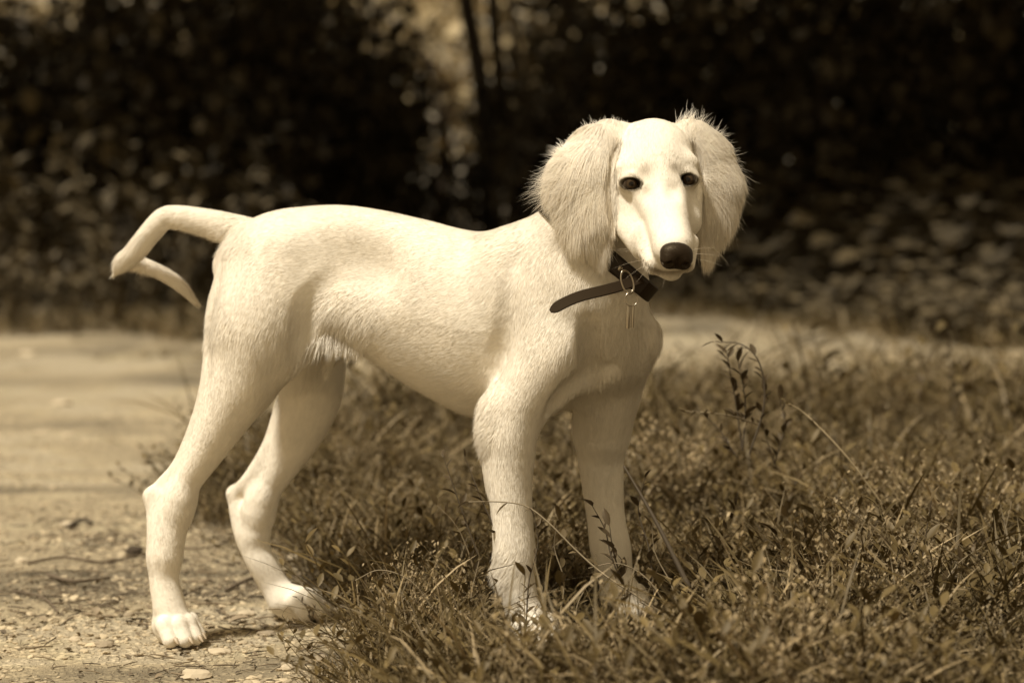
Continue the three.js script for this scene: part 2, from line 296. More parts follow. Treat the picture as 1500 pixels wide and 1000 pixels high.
// paws: a pad-backed foot with four separate toes, and the nails they end in
const claws = [];
function paw(px, py, D, ahead, len, wid, lift = 0, splay = 0.30) {     // ahead: ground angle the toes point to
  const c = P(px, py, D), f = V3(Math.cos(ahead), 0, Math.sin(ahead)), s = V3(-f.z, 0, f.x); wid *= 1.16;
  const q = (a, b, h) => c.clone().addScaledVector(f, a * len).addScaledVector(s, b * wid).add(V3(0, h, 0));
  cone(q(-0.45, 0, .024), .019, q(0.1, 0, .026), .020, 0.014);
  cone(q(-0.35, 0, .012), .014, q(0.1, 0, .012), .016, 0.008);
  for (const [b, a0, a1] of [[-0.78, -0.10, 0.42], [-0.28, 0.0, 0.72], [0.28, 0.0, 0.72], [0.78, -0.10, 0.42]]) {
    const kn = q(a1 - 0.28, b * 0.95, 0.0275 + lift), tip = q(a1 + 0.10 - Math.abs(b) * 0.02, b * (1 + splay * 0.2), .0115 + lift * 0.3);
    cone(q(a0 - 0.1, b * 0.55, .027 + lift), .0115, kn, .0112, 0.004);
    cone(kn, .0112, tip, .0102, 0.0035);
    claws.push([tip.clone().addScaledVector(f, .007).add(V3(0, .002, 0)), f.clone().addScaledVector(s, b * 0.12).normalize()]);
  }
}
paw(256, 944, 2.635, 0.75, .036, .022);
paw(440, 908, 2.79, 0.45, .044, .022);
paw(779, 947, 2.49, 0.95, .036, .022);
paw(914, 902, 2.61, 0.85, .036, .020);

// eyes: lids bulge round the ball, then an almond opening is cut
const eyes = [];
const localD = (x, y, z) => fieldOf(prims, x, y, z);
function fieldOf(list, x, y, z) {
  let d = 1e3;
  for (let i = 0; i < list.length; i++) {
    const p = list[i], e = p.d(x, y, z), k = p.k;
    if (p.sub) { const h = Math.max(0, k - Math.abs(-d - e)) / k; d = Math.max(d, -e) + h * h * k * 0.25; }
    else { const h = Math.max(0, k - Math.abs(d - e)) / k; d = Math.min(d, e) - h * h * k * 0.25; }
  }
  return d;
}
function sortSubs() { prims.sort((a, b) => a.sub - b.sub); }
sortSubs();
function hitSurface(px, py, from = 2.2, to = 3.0) { let D = from; for (let i = 0; i < 200 && D < to; i++) { const p = at(px, py, D), d = fieldOf(prims, p.x, p.y, p.z); if (d < 2e-4) break; D += Math.max(d * 0.6, 2e-4); } return D; }
for (const [px, py, slant, w] of [[925, 269, 0.10, .0118], [1008, 263, -0.08, .0100]]) eyes.push({ px, py, slant, w, D: hitSurface(px, py) });
for (const e of eyes) {
  const toEye = V3(0, EYE, 0).sub(P(e.px, e.py, e.D)).normalize(), c = P(e.px, e.py, e.D).addScaledVector(toEye, -.0086);
  const q = lookQ(toEye, V3(Math.sin(e.slant), Math.cos(e.slant), 0));
  ellipsoid(c, V3(.0138, .0105, .0118), q, 0.010);
  { const u = V3(0, 1, 0).applyQuaternion(q), r = V3(1, 0, 0).applyQuaternion(q), l = (a, b, f) => c.clone().addScaledVector(r, a).addScaledVector(u, b).addScaledVector(toEye, f - (e.px > 960 ? .0016 : .0006));
    cone(l(-.010, .0052, .0064), .0028, l(0, .0082, .0092), .0031, .005); if (e.px < 960) cone(l(0, .0082, .0092), .0031, l(.010, .0052, .0064), .0028, .005); e.l = l; }
  e.c = c; e.q = q; e.to = toEye;
}
for (const e of eyes) {
  ellipsoid(e.c.clone().addScaledVector(e.to, .0135), V3(e.w, .0067, .0125), e.q, 0.0018, { sub: true });
  ellipsoid(e.c.clone().addScaledVector(e.to, .010).add(V3(e.px < 960 ? .0115 : -.0105, -.004, 0)), V3(.0040, .0024, .006), e.q, 0.002, { sub: true });
}
// the fold where each ear meets the cheek
for (const line of [[[908, 204], [900, 228], [895, 256], [897, 290], [900, 322]], [[1014, 204], [1022, 228], [1026, 256], [1024, 290]]]) {
  const c = new THREE.CatmullRomCurve3(line.map(([x, y]) => P(x, y, hitSurface(x, y) - .001))).getPoints(14);
  for (let i = 0; i < 14; i++) { const r = .0038 * Math.sin((i + .9) / 15 * Math.PI) + .0008; cone(c[i], r, c[i + 1], r, 0.004, { sub: true }); }
}
// creases: before the near upper arm, behind the shoulder blade, along the near thigh, down the breast
for (const [line, r, k, off = .003] of [[[[806, 606], [832, 572], [866, 546], [900, 536]], .0065, .016], [[[752, 372], [742, 425], [738, 480], [722, 540]], .004, .022, .0095], [[[482, 405], [456, 450], [446, 505]], .005, .024, .0115], [[[862, 470], [868, 520], [872, 560]], .005, .018]]) {
  const c = new THREE.CatmullRomCurve3(line.map(([x, y]) => P(x, y, hitSurface(x, y) - off))).getPoints(10);
  for (let i = 0; i < 10; i++) { const q = r * Math.sin((i + .8) / 11 * Math.PI) + .0006; cone(c[i], q, c[i + 1], q, k, { sub: true }); }
}
// mouth line
const mouth = [[938, 378], [946, 388], [957, 395], [970, 399], [985, 400], [1000, 398], [1011, 390]].map(([x, y]) => P(x, y, hitSurface(x, y) + .0004));
{ const c = new THREE.CatmullRomCurve3(mouth).getPoints(30); for (let i = 0; i < 30; i++) cone(c[i], .0010, c[i + 1], .0010, 0.0025, { sub: true }); for (const p of c) mouth.push(p); }
sortSubs();

// surface nets over blocks that hold the surface; each vertex is then pulled onto the surface
function meshField(list, lo, hi, h) {
  const B = 8, bs = B * h, n = [0, 1, 2].map(i => Math.ceil((hi[i] - lo[i]) / bs)), NX = n[0] * B + 2, NY = n[1] * B + 2;
  const pos = [], nor = [], ids = new Map(), edges = [], W = B + 1, val = new Float32Array(W * W * W), half = bs * 0.5, rad = half * 1.7321;
  for (let bz = 0; bz < n[2]; bz++) for (let by = 0; by < n[1]; by++) for (let bx = 0; bx < n[0]; bx++) {
    const x0 = lo[0] + bx * bs, y0 = lo[1] + by * bs, z0 = lo[2] + bz * bs, cx = x0 + half, cy = y0 + half, cz = z0 + half;
    let near = 1e9; const cand = [];
    for (const p of list) {
      const far = Math.hypot(cx - p.x, cy - p.y, cz - p.z) - p.R; if (far > 0.12) continue;
      const d = p.d(cx, cy, cz); cand.push([p, d]); if (!p.sub && d < near) near = d;
    }
    if (near > rad * 2 + 0.02) continue;
    const loc = cand.filter(([p, d]) => d < (p.sub ? 0 : Math.max(near, 0)) + rad * 3 + p.k * 1.6).map(([p]) => p.near ? { d: p.near(cx, cy, cz, rad * 2.2), k: p.k, sub: p.sub } : p);
    const dc = fieldOf(loc, cx, cy, cz); if (Math.abs(dc) > rad * 2.2 + 0.004) continue;
    let q = 0, mn = 1e9, mx = -1e9;
    for (let k = 0; k < W; k++) for (let j = 0; j < W; j++) for (let i = 0; i < W; i++) { const v = fieldOf(loc, x0 + i * h, y0 + j * h, z0 + k * h); val[q++] = v; if (v < mn) mn = v; if (v > mx) mx = v; }
    if (mn > 0 || mx < 0) continue;
    const vv = (i, j, k) => val[(k * W + j) * W + i];
    for (let k = 0; k < B; k++) for (let j = 0; j < B; j++) for (let i = 0; i < B; i++) {
      let m = 0, sx = 0, sy = 0, sz = 0, cnt = 0;
      const c = [vv(i, j, k), vv(i + 1, j, k), vv(i, j + 1, k), vv(i + 1, j + 1, k), vv(i, j, k + 1), vv(i + 1, j, k + 1), vv(i, j + 1, k + 1), vv(i + 1, j + 1, k + 1)];
      for (let e = 0; e < 8; e++) if (c[e] < 0) m |= 1 << e;
      if (m === 0 || m === 255) continue;
      for (let a = 0; a < 8; a++) for (let ax = 1; ax < 8; ax <<= 1) { if (a & ax) continue; const b = a | ax; if ((c[a] < 0) === (c[b] < 0)) continue; const t = c[a] / (c[a] - c[b]); sx += (a & 1) + (ax === 1 ? t : 0); sy += (a >> 1 & 1) + (ax === 2 ? t : 0); sz += (a >> 2 & 1) + (ax === 4 ? t : 0); cnt++; }
      let x = x0 + (i + sx / cnt) * h, y = y0 + (j + sy / cnt) * h, z = z0 + (k + sz / cnt) * h, gx, gy, gz;
      for (let it = 0; it < 2; it++) {
        const e = h * 0.4, f0 = fieldOf(loc, x, y, z);
        gx = (fieldOf(loc, x + e, y, z) - f0) / e; gy = (fieldOf(loc, x, y + e, z) - f0) / e; gz = (fieldOf(loc, x, y, z + e) - f0) / e;
        const g2 = Math.max(0.05, gx * gx + gy * gy + gz * gz); if (it === 0) { const s = clamp(f0 / g2, -h, h); x -= gx * s; y -= gy * s; z -= gz * s; }
      }
      const gl = 1 / Math.max(1e-6, Math.hypot(gx, gy, gz));
      const I = bx * B + i, J = by * B + j, K = bz * B + k;
      ids.set(I + NX * (J + NY * K), pos.length / 3); pos.push(x, y, z); nor.push(gx * gl, gy * gl, gz * gl);
    }
    for (let k = 0; k < B; k++) for (let j = 0; j < B; j++) for (let i = 0; i < B; i++) {
      const s = vv(i, j, k) < 0; const key = bx * B + i + NX * (by * B + j + NY * (bz * B + k));
      if (s !== vv(i + 1, j, k) < 0) edges.push(key, s ? 0 : 3);
      if (s !== vv(i, j + 1, k) < 0) edges.push(key, s ? 1 : 4);
      if (s !== vv(i, j, k + 1) < 0) edges.push(key, s ? 2 : 5);
    }
  }
  const idx = [], sX = 1, sY = NX, sZ = NX * NY;
  for (let e = 0; e < edges.length; e += 2) {
    const k = edges[e], t = edges[e + 1], [u, w] = t % 3 === 0 ? [sY, sZ] : t % 3 === 1 ? [sZ, sX] : [sX, sY];
    const a = ids.get(k), b = ids.get(k - u), c = ids.get(k - u - w), d = ids.get(k - w);
    if (a === undefined || b === undefined || c === undefined || d === undefined) continue;
    if (t < 3) idx.push(a, b, c, a, c, d); else idx.push(a, c, b, a, d, c);
  }
  return { pos, nor, idx };
}
const dogLo = at(150, 140, 2.9), dogHi = at(1110, 140, 2.3);
const body = meshField(prims, [-0.60, -0.08, -2.95], [0.30, 0.66, -2.29], 0.0018);
console.log('dog vertices', body.pos.length / 3, 'triangles', body.idx.length / 3);

// coat colour: cream, a little darker round eyes and lips; brow, cheek and ear-hollow shade painted in
const spots = [];
for (const e of eyes) { spots.push([e.c.clone().addScaledVector(e.to, .008).add(V3(e.px < 960 ? .012 : -.011, .002, 0)), .013, .35]); }
for (const [x, y, r, a] of [[945, 250, .012, .48], [946, 278, .009, .34], [989, 247, .010, .48], [987, 272, .007, .30], [903, 212, .006, .35], [1014, 212, .005, .35], [918, 305, .020, .13], [944, 335, .018, .12], [1008, 320, .014, .12], [957, 185, .02, .03]]) spots.push([P(x, y, hitSurface(x, y)), r, a]);  // shade of brows, cheeks, muzzle sides and ear hollows, put into the coat tone
spots.push([P(902, 212, hitSurface(902, 212)), .008, .22], [P(1012, 210, hitSurface(1012, 210)), .007, .22]);
mouth.forEach((p, i) => { if (i > 6) spots.push([p, .0044, .72 + .22 * Math.sin((i - 7) / 30 * Math.PI)]); });
{ const R = rng(8); for (let i = 0; i < 34; i++) { const x = (i % 2 ? 945 : 1008) + (R() - .5) * (i % 2 ? 34 : 14), y = 366 + (R() - .5) * 34; spots.push([P(x, y, hitSurface(x, y)), .0011, .4]); } for (let i = 0; i < 14; i++) { const x = 915 + R() * 30, y = 288 + R() * 22; spots.push([P(x, y, hitSurface(x, y)), .0010, .35]); } }
const bodyCol = new Float32Array(body.pos.length);
for (let i = 0; i < body.pos.length; i += 3) {
  const x = body.pos[i], y = body.pos[i + 1], z = body.pos[i + 2];
  let n = 0.98 + 0.10 * fbm(x * 26, y * 26, z * 26, 3) + 0.10 * fbm(x * 190, y * 90, z * 190, 2), k = 0;
  for (const [c, r, a] of spots) { const d = Math.hypot(x - c.x, y - c.y, z - c.z) / r; if (d < 2) k = Math.max(k, a * Math.exp(-d * d * 1.6)); }
  for (const e of eyes) {
    const dx = x - e.c.x, dy = y - e.c.y, dz = z - e.c.z; if (dx * dx + dy * dy + dz * dz > .0007) continue;
    const v = V3(dx, dy, dz).applyQuaternion(e.q.clone().invert()); if (v.z < 0) continue;
    const q = Math.hypot(v.x / (e.w + .0012), (v.y + .0002) / .0073); k = Math.max(k, .88 * (1 - smooth(1.02, 1.27, q)), .34 * (1 - smooth(1.15, 2.2, q)));
  }
  n *= 1 - k;
  bodyCol[i] = Math.min(.92, 0.86 * n); bodyCol[i + 1] = Math.min(.88, 0.79 * n * (1 - 0.12 * k)); bodyCol[i + 2] = Math.min(.80, 0.665 * n * (1 - 0.30 * k));
}
const dog = thing('dog', at(640, 925, 2.62), 'cream long-eared puppy standing side-on and looking towards the camera', 'dog');
const toDog = g => g.translate(-dog.position.x, -dog.position.y, -dog.position.z);
const coatM = new THREE.MeshPhysicalMaterial({ vertexColors: true, roughness: 0.95, sheen: 0.3, sheenColor: sepia(1, .92, .76), sheenRoughness: 0.7, specularIntensity: 0.12 });
mesh('body', toDog(geo(body.pos, new Uint32Array(body.idx), { nor: body.nor, col: bodyCol })), coatM, dog);

const eyeM = new THREE.MeshPhysicalMaterial({ vertexColors: true, roughness: 0.06, specularIntensity: 0.6 });
for (const e of eyes) {
  const g = new THREE.SphereGeometry(.0112, 48, 32), n = g.attributes.normal, c = [], v = V3(0, 0, 0);
  for (let i = 0; i < n.count; i++) { const t = Math.acos(clamp(v.fromBufferAttribute(n, i).dot(e.to), -1, 1)), iris = smooth(.24, .30, t) * (1 - smooth(.60, .68, t)), k = .35 + .65 * smooth(.60, .30, t); c.push(.006 + .060 * iris * k, .004 + .036 * iris * k, .003 + .016 * iris * k); if (t > .72) { c.splice(-3, 3, .05, .035, .022); } }
  g.setAttribute('color', new THREE.Float32BufferAttribute(c, 3)); g.translate(e.c.x + e.to.x * .0009, e.c.y + e.to.y * .0009, e.c.z + e.to.z * .0009); mesh('eye', toDog(g), eyeM, dog);
}

// nose leather: its own little field, with two nostrils
{
  const list = [], keep = prims.splice(0); const D = 2.343, c = P(991, 376, D);
  const tilt = new THREE.Quaternion().setFromEuler(new THREE.Euler(0.45, 0.10, -0.12));
  const q = (x, y, z) => V3(x, y, z).applyQuaternion(tilt).add(c);
  ellipsoid(q(0, 0, 0), V3(.0170, .0142, .0098), tilt, .004);
  ellipsoid(q(0, .004, -.004), V3(.0176, .0102, .0130), tilt, .006);
  ellipsoid(q(-.0085, -.0035, .004), V3(.0085, .0090, .0085), tilt, .005);
  ellipsoid(q(.0085, -.0035, .004), V3(.0085, .0090, .0085), tilt, .005);
  for (const s of [-1, 1]) { cone(q(s * .0082, -.0035, .012), .0032, q(s * .0125, -.0055, .010), .0022, .002, { sub: true }); cone(q(s * .0125, -.0055, .011), .002, q(s * .0170, -.004, .004), .0012, .002, { sub: true }); }
  cone(q(0, -.002, .0138), .0008, q(0, -.016, .010), .0010, .0015, { sub: true });
  sortSubs(); list.push(...prims.splice(0)); prims.push(...keep);
  const pebble = list.map(p => p.sub ? p : { ...p, d: (x, y, z) => p.d(x, y, z) + .00022 * NZ(x * 900, y * 900, z * 900) });
  const n = meshField(pebble, [c.x - .025, c.y - .025, c.z - .025], [c.x + .025, c.y + .025, c.z + .025], 0.0007);
  const noseM = new THREE.MeshPhysicalMaterial({ color: sepia(.016, .010, .006), roughness: 0.48, specularIntensity: 0.5, specularColor: sepia(1, .8, .5) });
  mesh('nose', toDog(geo(n.pos, n.idx, { nor: n.nor })), noseM, dog);
}
{ // claws
  const m = new THREE.MeshStandardMaterial({ color: sepia(.42, .33, .22), roughness: 0.45 });
  for (const [p, f] of claws) mesh('claw', toDog(tube([p.clone().addScaledVector(f, -.006), p.clone().addScaledVector(f, .003), p.clone().addScaledVector(f, .009).add(V3(0, -.005, 0))], [.0035, .0032, .0010], 7)), m, dog);
}
// ------------------------------------------------------------------ fur: strands that grow out of the coat's surface
// how the hair lies, by place on the dog: [px, py, towards x, towards y, length mm]
const lie = [[500, 305, -1, .05, 9], [400, 318, -1, .1, 8], [650, 330, -1, .1, 9], [735, 340, -1, .3, 12], [600, 440, -1, .25, 10], [520, 380, -1, .1, 9], [450, 400, -1, .15, 9], [680, 500, -1, .35, 10], [360, 440, -.5, .9, 9], [330, 540, -.3, 1, 9],
  [310, 650, -.45, .9, 7], [306, 470, -.5, 1, 15], [322, 385, -.6, .9, 8], [560, 535, -1, .35, 13], [640, 585, -1, .45, 13], [505, 500, -.5, 1, 24], [475, 492, -.4, 1, 30], [445, 515, -.3, 1, 24], [425, 545, -.3, 1, 14], [690, 612, -.9, .6, 15], [780, 450, -.5, .8, 10.5], [735, 560, -.5, .9, 11],
  [706, 632, -.9, .7, 15], [745, 640, -.15, 1, 8], [745, 680, -.1, 1, 8], [752, 760, -.1, 1, 8], [728, 838, -.7, .8, 13], [765, 890, .1, 1, 6], [780, 930, .5, .6, 4], [830, 400, -.3, .95, 11.4], [800, 340, -.9, .45, 11], [900, 520, -.1, 1, 14], [860, 600, -.1, 1, 12], [950, 500, .2, 1, 12],
  [885, 680, -.05, 1, 9], [890, 800, 0, 1, 7], [250, 800, 0, 1, 7], [262, 915, .5, .6, 4], [450, 890, .6, .5, 4], [455, 600, -.4, .9, 8], [390, 700, -.5, .9, 7], [370, 790, .1, 1, 5],
  [957, 200, 0, -1, 7], [925, 225, -.3, -1, 6], [995, 220, .3, -1, 6], [980, 320, -.1, -1, 3.5], [990, 355, -.1, -1, 2.5], [920, 310, -.5, -.5, 5], [945, 350, -.6, .1, 5], [1012, 330, .6, .1, 4], [980, 400, 0, 1, 4], [940, 400, -.2, 1, 8],
  [300, 315, -1, -.05, 9], [300, 340, -.9, .5, 15], [330, 355, -.8, .6, 15], [240, 308, -1, .2, 8], [250, 335, -.8, .6, 13], [205, 360, -.6, .7, 12], [175, 390, -.6, .8, 14], [240, 402, .9, .5, 12], [262, 424, .8, .7, 13], [280, 437, .7, .7, 13]];
const earLie = [[895, 190, -.1, 1, 8], [880, 188, -.35, .8, 12], [868, 190, -.7, .5, 16], [845, 202, -.8, .6, 20], [822, 225, -.8, .7, 24], [812, 262, -.6, .9, 30], [815, 300, -.4, 1, 32], [835, 325, -.2, 1, 40], [865, 350, .05, 1, 38], [888, 320, .05, 1, 24], [885, 250, -.05, 1, 20], [860, 230, -.3, 1, 24], [850, 280, -.15, 1, 30],
  [1012, 186, .1, 1, 8], [1024, 186, .4, .8, 12], [1034, 194, .7, .5, 16], [1055, 210, .7, .7, 20], [1074, 250, .45, 1, 24], [1074, 285, .2, 1, 28], [1060, 315, 0, 1, 32], [1040, 350, .05, 1, 34], [1028, 320, 0, 1, 28], [1025, 240, .1, 1, 16], [1045, 235, .3, 1, 20], [1055, 280, .1, 1, 28]];
// where wisps stand away from the outline
const wispLie = [[868, 184, -.5, -1, 13], [885, 182, .1, -1, 9], [838, 200, -1, -.5, 8], [812, 215, -1, -.5, 24], [800, 240, -1, .35, 30], [796, 280, -1, .5, 46], [815, 315, -.8, .9, 36], [870, 360, .1, 1, 34], [1022, 180, .15, -1, 24], [1036, 190, .8, -1, 18], [1065, 215, 1, -.1, 18], [1082, 255, .9, .6, 30], [1082, 290, .5, 1, 32], [1045, 360, .2, 1, 36]];
function lieAt(list, px, py, out) {
  let sx = 0, sy = 0, sl = 0, sw = 0;
  for (const [x, y, dx, dy, l] of list) { const q = (px - x) * (px - x) + (py - y) * (py - y) + 60, w = 1 / (q * q); sx += w * dx; sy += w * dy; sl += w * l; sw += w; }
  out[0] = sx / sw; out[1] = sy / sw; out[2] = sl / sw; return out;
}
const earDist = p => fieldOf(earPrims, p[0], p[1], p[2]);
function sampler(b, rnd) {
  const A = new Float64Array(b.idx.length / 3); let s = 0; const p = b.pos;
  for (let t = 0; t < A.length; t++) {
    const i = b.idx[3 * t] * 3, j = b.idx[3 * t + 1] * 3, k = b.idx[3 * t + 2] * 3;
    const ux = p[j] - p[i], uy = p[j + 1] - p[i + 1], uz = p[j + 2] - p[i + 2], vx = p[k] - p[i], vy = p[k + 1] - p[i + 1], vz = p[k + 2] - p[i + 2];
    s += Math.hypot(uy * vz - uz * vy, uz * vx - ux * vz, ux * vy - uy * vx); A[t] = s;
  }
  return () => {
    const r = rnd() * s; let lo = 0, hi = A.length - 1; while (lo < hi) { const m = lo + hi >> 1; if (A[m] < r) lo = m + 1; else hi = m; }
    let u = rnd(), v = rnd(); if (u + v > 1) { u = 1 - u; v = 1 - v; } const w = 1 - u - v, i = b.idx[3 * lo] * 3, j = b.idx[3 * lo + 1] * 3, k = b.idx[3 * lo + 2] * 3, g = (a, c) => w * a[i + c] + u * a[j + c] + v * a[k + c];
    return { p: [g(p, 0), g(p, 1), g(p, 2)], n: V3(g(b.nor, 0), g(b.nor, 1), g(b.nor, 2)).normalize(), c: [g(bodyCol, 0), g(bodyCol, 1), g(bodyCol, 2)] };
  };
}
const rand3b = R => V3(R() - .5, R() - .5, R() - .5);
class Strands {                                              // tapering ribbons with the shading of the coat they lie on
  constructor() { this.pos = []; this.nor = []; this.col = []; this.idx = []; }
  add(root, dirs, seg, w, n, col, side) {
    side = side.clone(); if (side.clone().cross(dirs[0]).dot(n) < 0) side.negate();   // the ribbon's face looks the way the coat does
    let x = root[0], y = root[1], z = root[2]; const k = dirs.length, b = this.pos.length / 3;
    for (let i = 0; i <= k; i++) {
      const d = dirs[Math.min(i, k - 1)], ww = i === k ? 0 : w * (1 - 0.75 * i / k) * 0.5;
      if (i === k) { this.pos.push(x, y, z); this.nor.push(n.x, n.y, n.z); this.col.push(col[0], col[1], col[2]); }
      else for (const s of [-ww, ww]) { this.pos.push(x + side.x * s, y + side.y * s, z + side.z * s); this.nor.push(n.x, n.y, n.z); this.col.push(col[0], col[1], col[2]); }
      if (i < k) { const a = b + i * 2; if (i < k - 1) this.idx.push(a, a + 1, a + 2, a + 1, a + 3, a + 2); else this.idx.push(a, a + 1, a + 2); x += d.x * seg; y += d.y * seg; z += d.z * seg; }
    }
  }
  geometry() { return geo(this.pos, this.idx, { nor: this.nor, col: this.col }); }
}
const furM = new THREE.MeshPhysicalMaterial({ vertexColors: true, roughness: 0.7, specularIntensity: 0.3, side: THREE.DoubleSide });
const silkM = new THREE.MeshPhysicalMaterial({ vertexColors: true, roughness: 0.55, specularIntensity: 0.4, transmission: 0.25, thickness: 0, side: THREE.DoubleSide });
{
  const R = rng(71), pick = sampler(body, R), short = new Strands(), long = new Strands(), o = [0, 0, 0], right = V3(1, 0, 0), up = V3(0, CP, -SP);
  const dir = V3(0, 0, 0), side = V3(0, 0, 0), nn = V3(0, 0, 0);
  const N = 420000;
  for (let i = 0; i < N; i++) {
    const s = pick(), [px, py] = toPx(V3(...s.p)), ed = px > 760 && py < 400 && s.p[2] > -2.6 ? earDist(s.p) : 1, ear = ed < .004, earK = 1 - smooth(.0008, .004, ed);
    let blocked = false; for (const e of eyes) if (Math.hypot(s.p[0] - e.c.x, s.p[1] - e.c.y, s.p[2] - e.c.z) < .0155 && Math.hypot(px - e.px, (py - e.py) * 1.3) < 19) blocked = true;
    if (blocked || Math.hypot(px - 991, py - 377) < 22 && s.p[2] > -2.40) continue;
    lieAt(ear ? earLie : lie, px, py, o);
    const cl = NZ(s.p[0] * 90, s.p[1] * 90, s.p[2] * 90), cl2 = NZ(s.p[0] * 35 + 9, s.p[1] * 35, s.p[2] * 35);
    const jm = ear ? .7 : 1, jx = ((R() - .5) * .3 + cl * .14 + cl2 * .14) * jm, jy = ((R() - .5) * .3 + cl2 * .12) * jm;
    dir.set(0, 0, 0).addScaledVector(right, o[0] + jx).addScaledVector(up, -(o[1] + jy));
    const dn = dir.dot(s.n), raw = dir.clone();
    dir.addScaledVector(s.n, -dn); if (dir.lengthSq() < 1e-4) continue; dir.normalize();
    side.crossVectors(dir, s.n).normalize(); const roll = (R() - .5) * 1.6; side.applyAxisAngle(dir, ear ? roll * .5 : roll * .25);
    const tone = ear ? 0.92 + 0.20 * R() + cl * .08 : (o[2] < 7 ? 0.86 + 0.22 * R() : 0.94 + 0.13 * R()) + cl * 0.03, col = [Math.min(.94, s.c[0] * tone), Math.min(.90, s.c[1] * tone), Math.min(.83, s.c[2] * tone)];
    if (!ear) {
      const jit = o[2] < 7 ? .5 : .30; s.n2 = s.n.clone().add(V3((R() - .5) * jit, (R() - .5) * jit, (R() - .5) * jit)).normalize();
      const len = o[2] * .00075 * (0.6 + 0.6 * R()), head = o[2] < 7;
      dir.addScaledVector(s.n, 0.04 + R() * 0.08 + (o[2] > 12 ? .07 : 0)).normalize();
      if (o[2] > 11.5) { const d2 = dir.clone().addScaledVector(raw, .45).normalize(), d3 = d2.clone().addScaledVector(raw, .35).normalize(), l3 = len * (R() < .15 ? 1.5 : 1.1); short.add(s.p, [dir.clone(), d2, d3], l3 / 3, .0006, s.n2, col, side); }
      else short.add(s.p, [dir], len, head ? .0005 : .0006, s.n2, col, side);
    } else {
      const behind = s.n.z < -.05;
      for (let rep = 0; rep < (behind ? 1 : 5); rep++) {
        const wisp = !behind && earK > .6 && R() < (px < 838 && py > 205 && py < 330 ? (cl > 0 ? .34 : .10) : cl > .08 ? 0.12 : 0.03); if (wisp) { lieAt(wispLie, px, py, o);  dir.set(0, 0, 0).addScaledVector(right, o[0] + jx * 2.2 + (R() - .5) * .7).addScaledVector(up, -o[1] - jy * 2.2 - (R() - .5) * .9).normalize(); raw.copy(dir); dir.addScaledVector(s.n, -.8 * dir.dot(s.n)).normalize(); side.crossVectors(dir, s.n).normalize(); }
        const len = (.25 + .75 * earK) * o[2] * .001 * (wisp ? 0.25 + 0.95 * R() * R() : behind ? .3 : 0.6 + 0.6 * R()), K = 5, dirs = [], d = dir.clone().addScaledVector(s.n, wisp ? .25 + .3 * R() : 0.04 + R() * 0.16).normalize(), wave = (R() - .5) * 0.5 + cl2 * .5, out = raw.clone().normalize();
        for (let k = 0; k < K; k++) { dirs.push(d.clone()); d.addScaledVector(out, wisp ? 0.15 : 0.30).addScaledVector(s.n, -0.06).addScaledVector(side, wave * Math.cos(k * 1.7 + cl * 6)).normalize(); if (o[1] > 0) { d.y -= 0.05; d.normalize(); } }
        nn.copy(s.n).addScaledVector(side, (R() - .5) * 0.35).normalize();
        long.add(s.p, dirs, len / K, wisp ? .00035 : .0006, nn.clone(), col, side);
        if (wisp) { lieAt(earLie, px, py, o); dir.set(0, 0, 0).addScaledVector(right, o[0] + jx).addScaledVector(up, -o[1] - jy); raw.copy(dir); dir.addScaledVector(s.n, -dir.dot(s.n)).normalize(); side.crossVectors(dir, s.n).normalize(); }
      }
    }
  }
  const fringe = new THREE.CatmullRomCurve3([[424, 548], [440, 520], [458, 500], [480, 490], [505, 496], [535, 514]].map(([x, y]) => P(x, y, hitSurface(x, y))));
  for (let i = 0; i < 420; i++) {
    const u = R(), p = fringe.getPoint(u).add(rand3b(R).multiplyScalar(.008)), l = (.010 + .016 * R()) * (.5 + Math.sin(u * 3.1)), dirs = [], d = V3(-.55 + .5 * u + (R() - .5) * .4, -1, .25 + (R() - .5) * .3).normalize();
    for (let k = 0; k < 4; k++) { dirs.push(d.clone()); d.y -= .15; d.z -= .08; d.normalize(); }
    const tone = .72 + .25 * R(); short.add(p.toArray(), dirs, l / 4, .0005, V3(-.1, .45, .9).normalize(), [.86 * tone, .79 * tone, .67 * tone], V3(1, 0, 0));
  }
  const a = mesh('fur', toDog(short.geometry()), furM, dog), b = mesh('ear_hair', toDog(long.geometry()), silkM, dog);
  a.userData.kind = b.userData.kind = 'stuff'; b.userData.label = 'long wispy hair fringing the hanging ears';
  console.log('fur triangles', short.idx.length / 3, long.idx.length / 3);
  // whiskers
  const w = new Strands(), wl = [[948, 372, -1, -.25, 38], [945, 380, -1, .15, 42], [950, 386, -1, .5, 36], [956, 366, -1, -.05, 40], [952, 390, -.8, .8, 26], [1014, 372, 1, -.05, 36], [1015, 378, 1, .15, 38], [1012, 366, 1, -.2, 34], [975, 404, -.3, 1, 16], [940, 365, -1, -.1, 36]];
  for (const [x, y, dx, dy, l] of wl) {
    const p = P(x, y, hitSurface(x, y)), d = V3(dx, -dy, .35).normalize(), dirs = []; for (let k = 0; k < 6; k++) { dirs.push(d.clone()); d.y -= .05; d.normalize(); }
    w.add(p.toArray(), dirs, l / 6000, .0002, V3(0, .5, 1).normalize(), [.5, .42, .3], V3(0, 0, 1).cross(d).normalize());
  }
  const wh = mesh('whiskers', toDog(w.geometry()), furM, dog); wh.userData.kind = 'stuff';
}
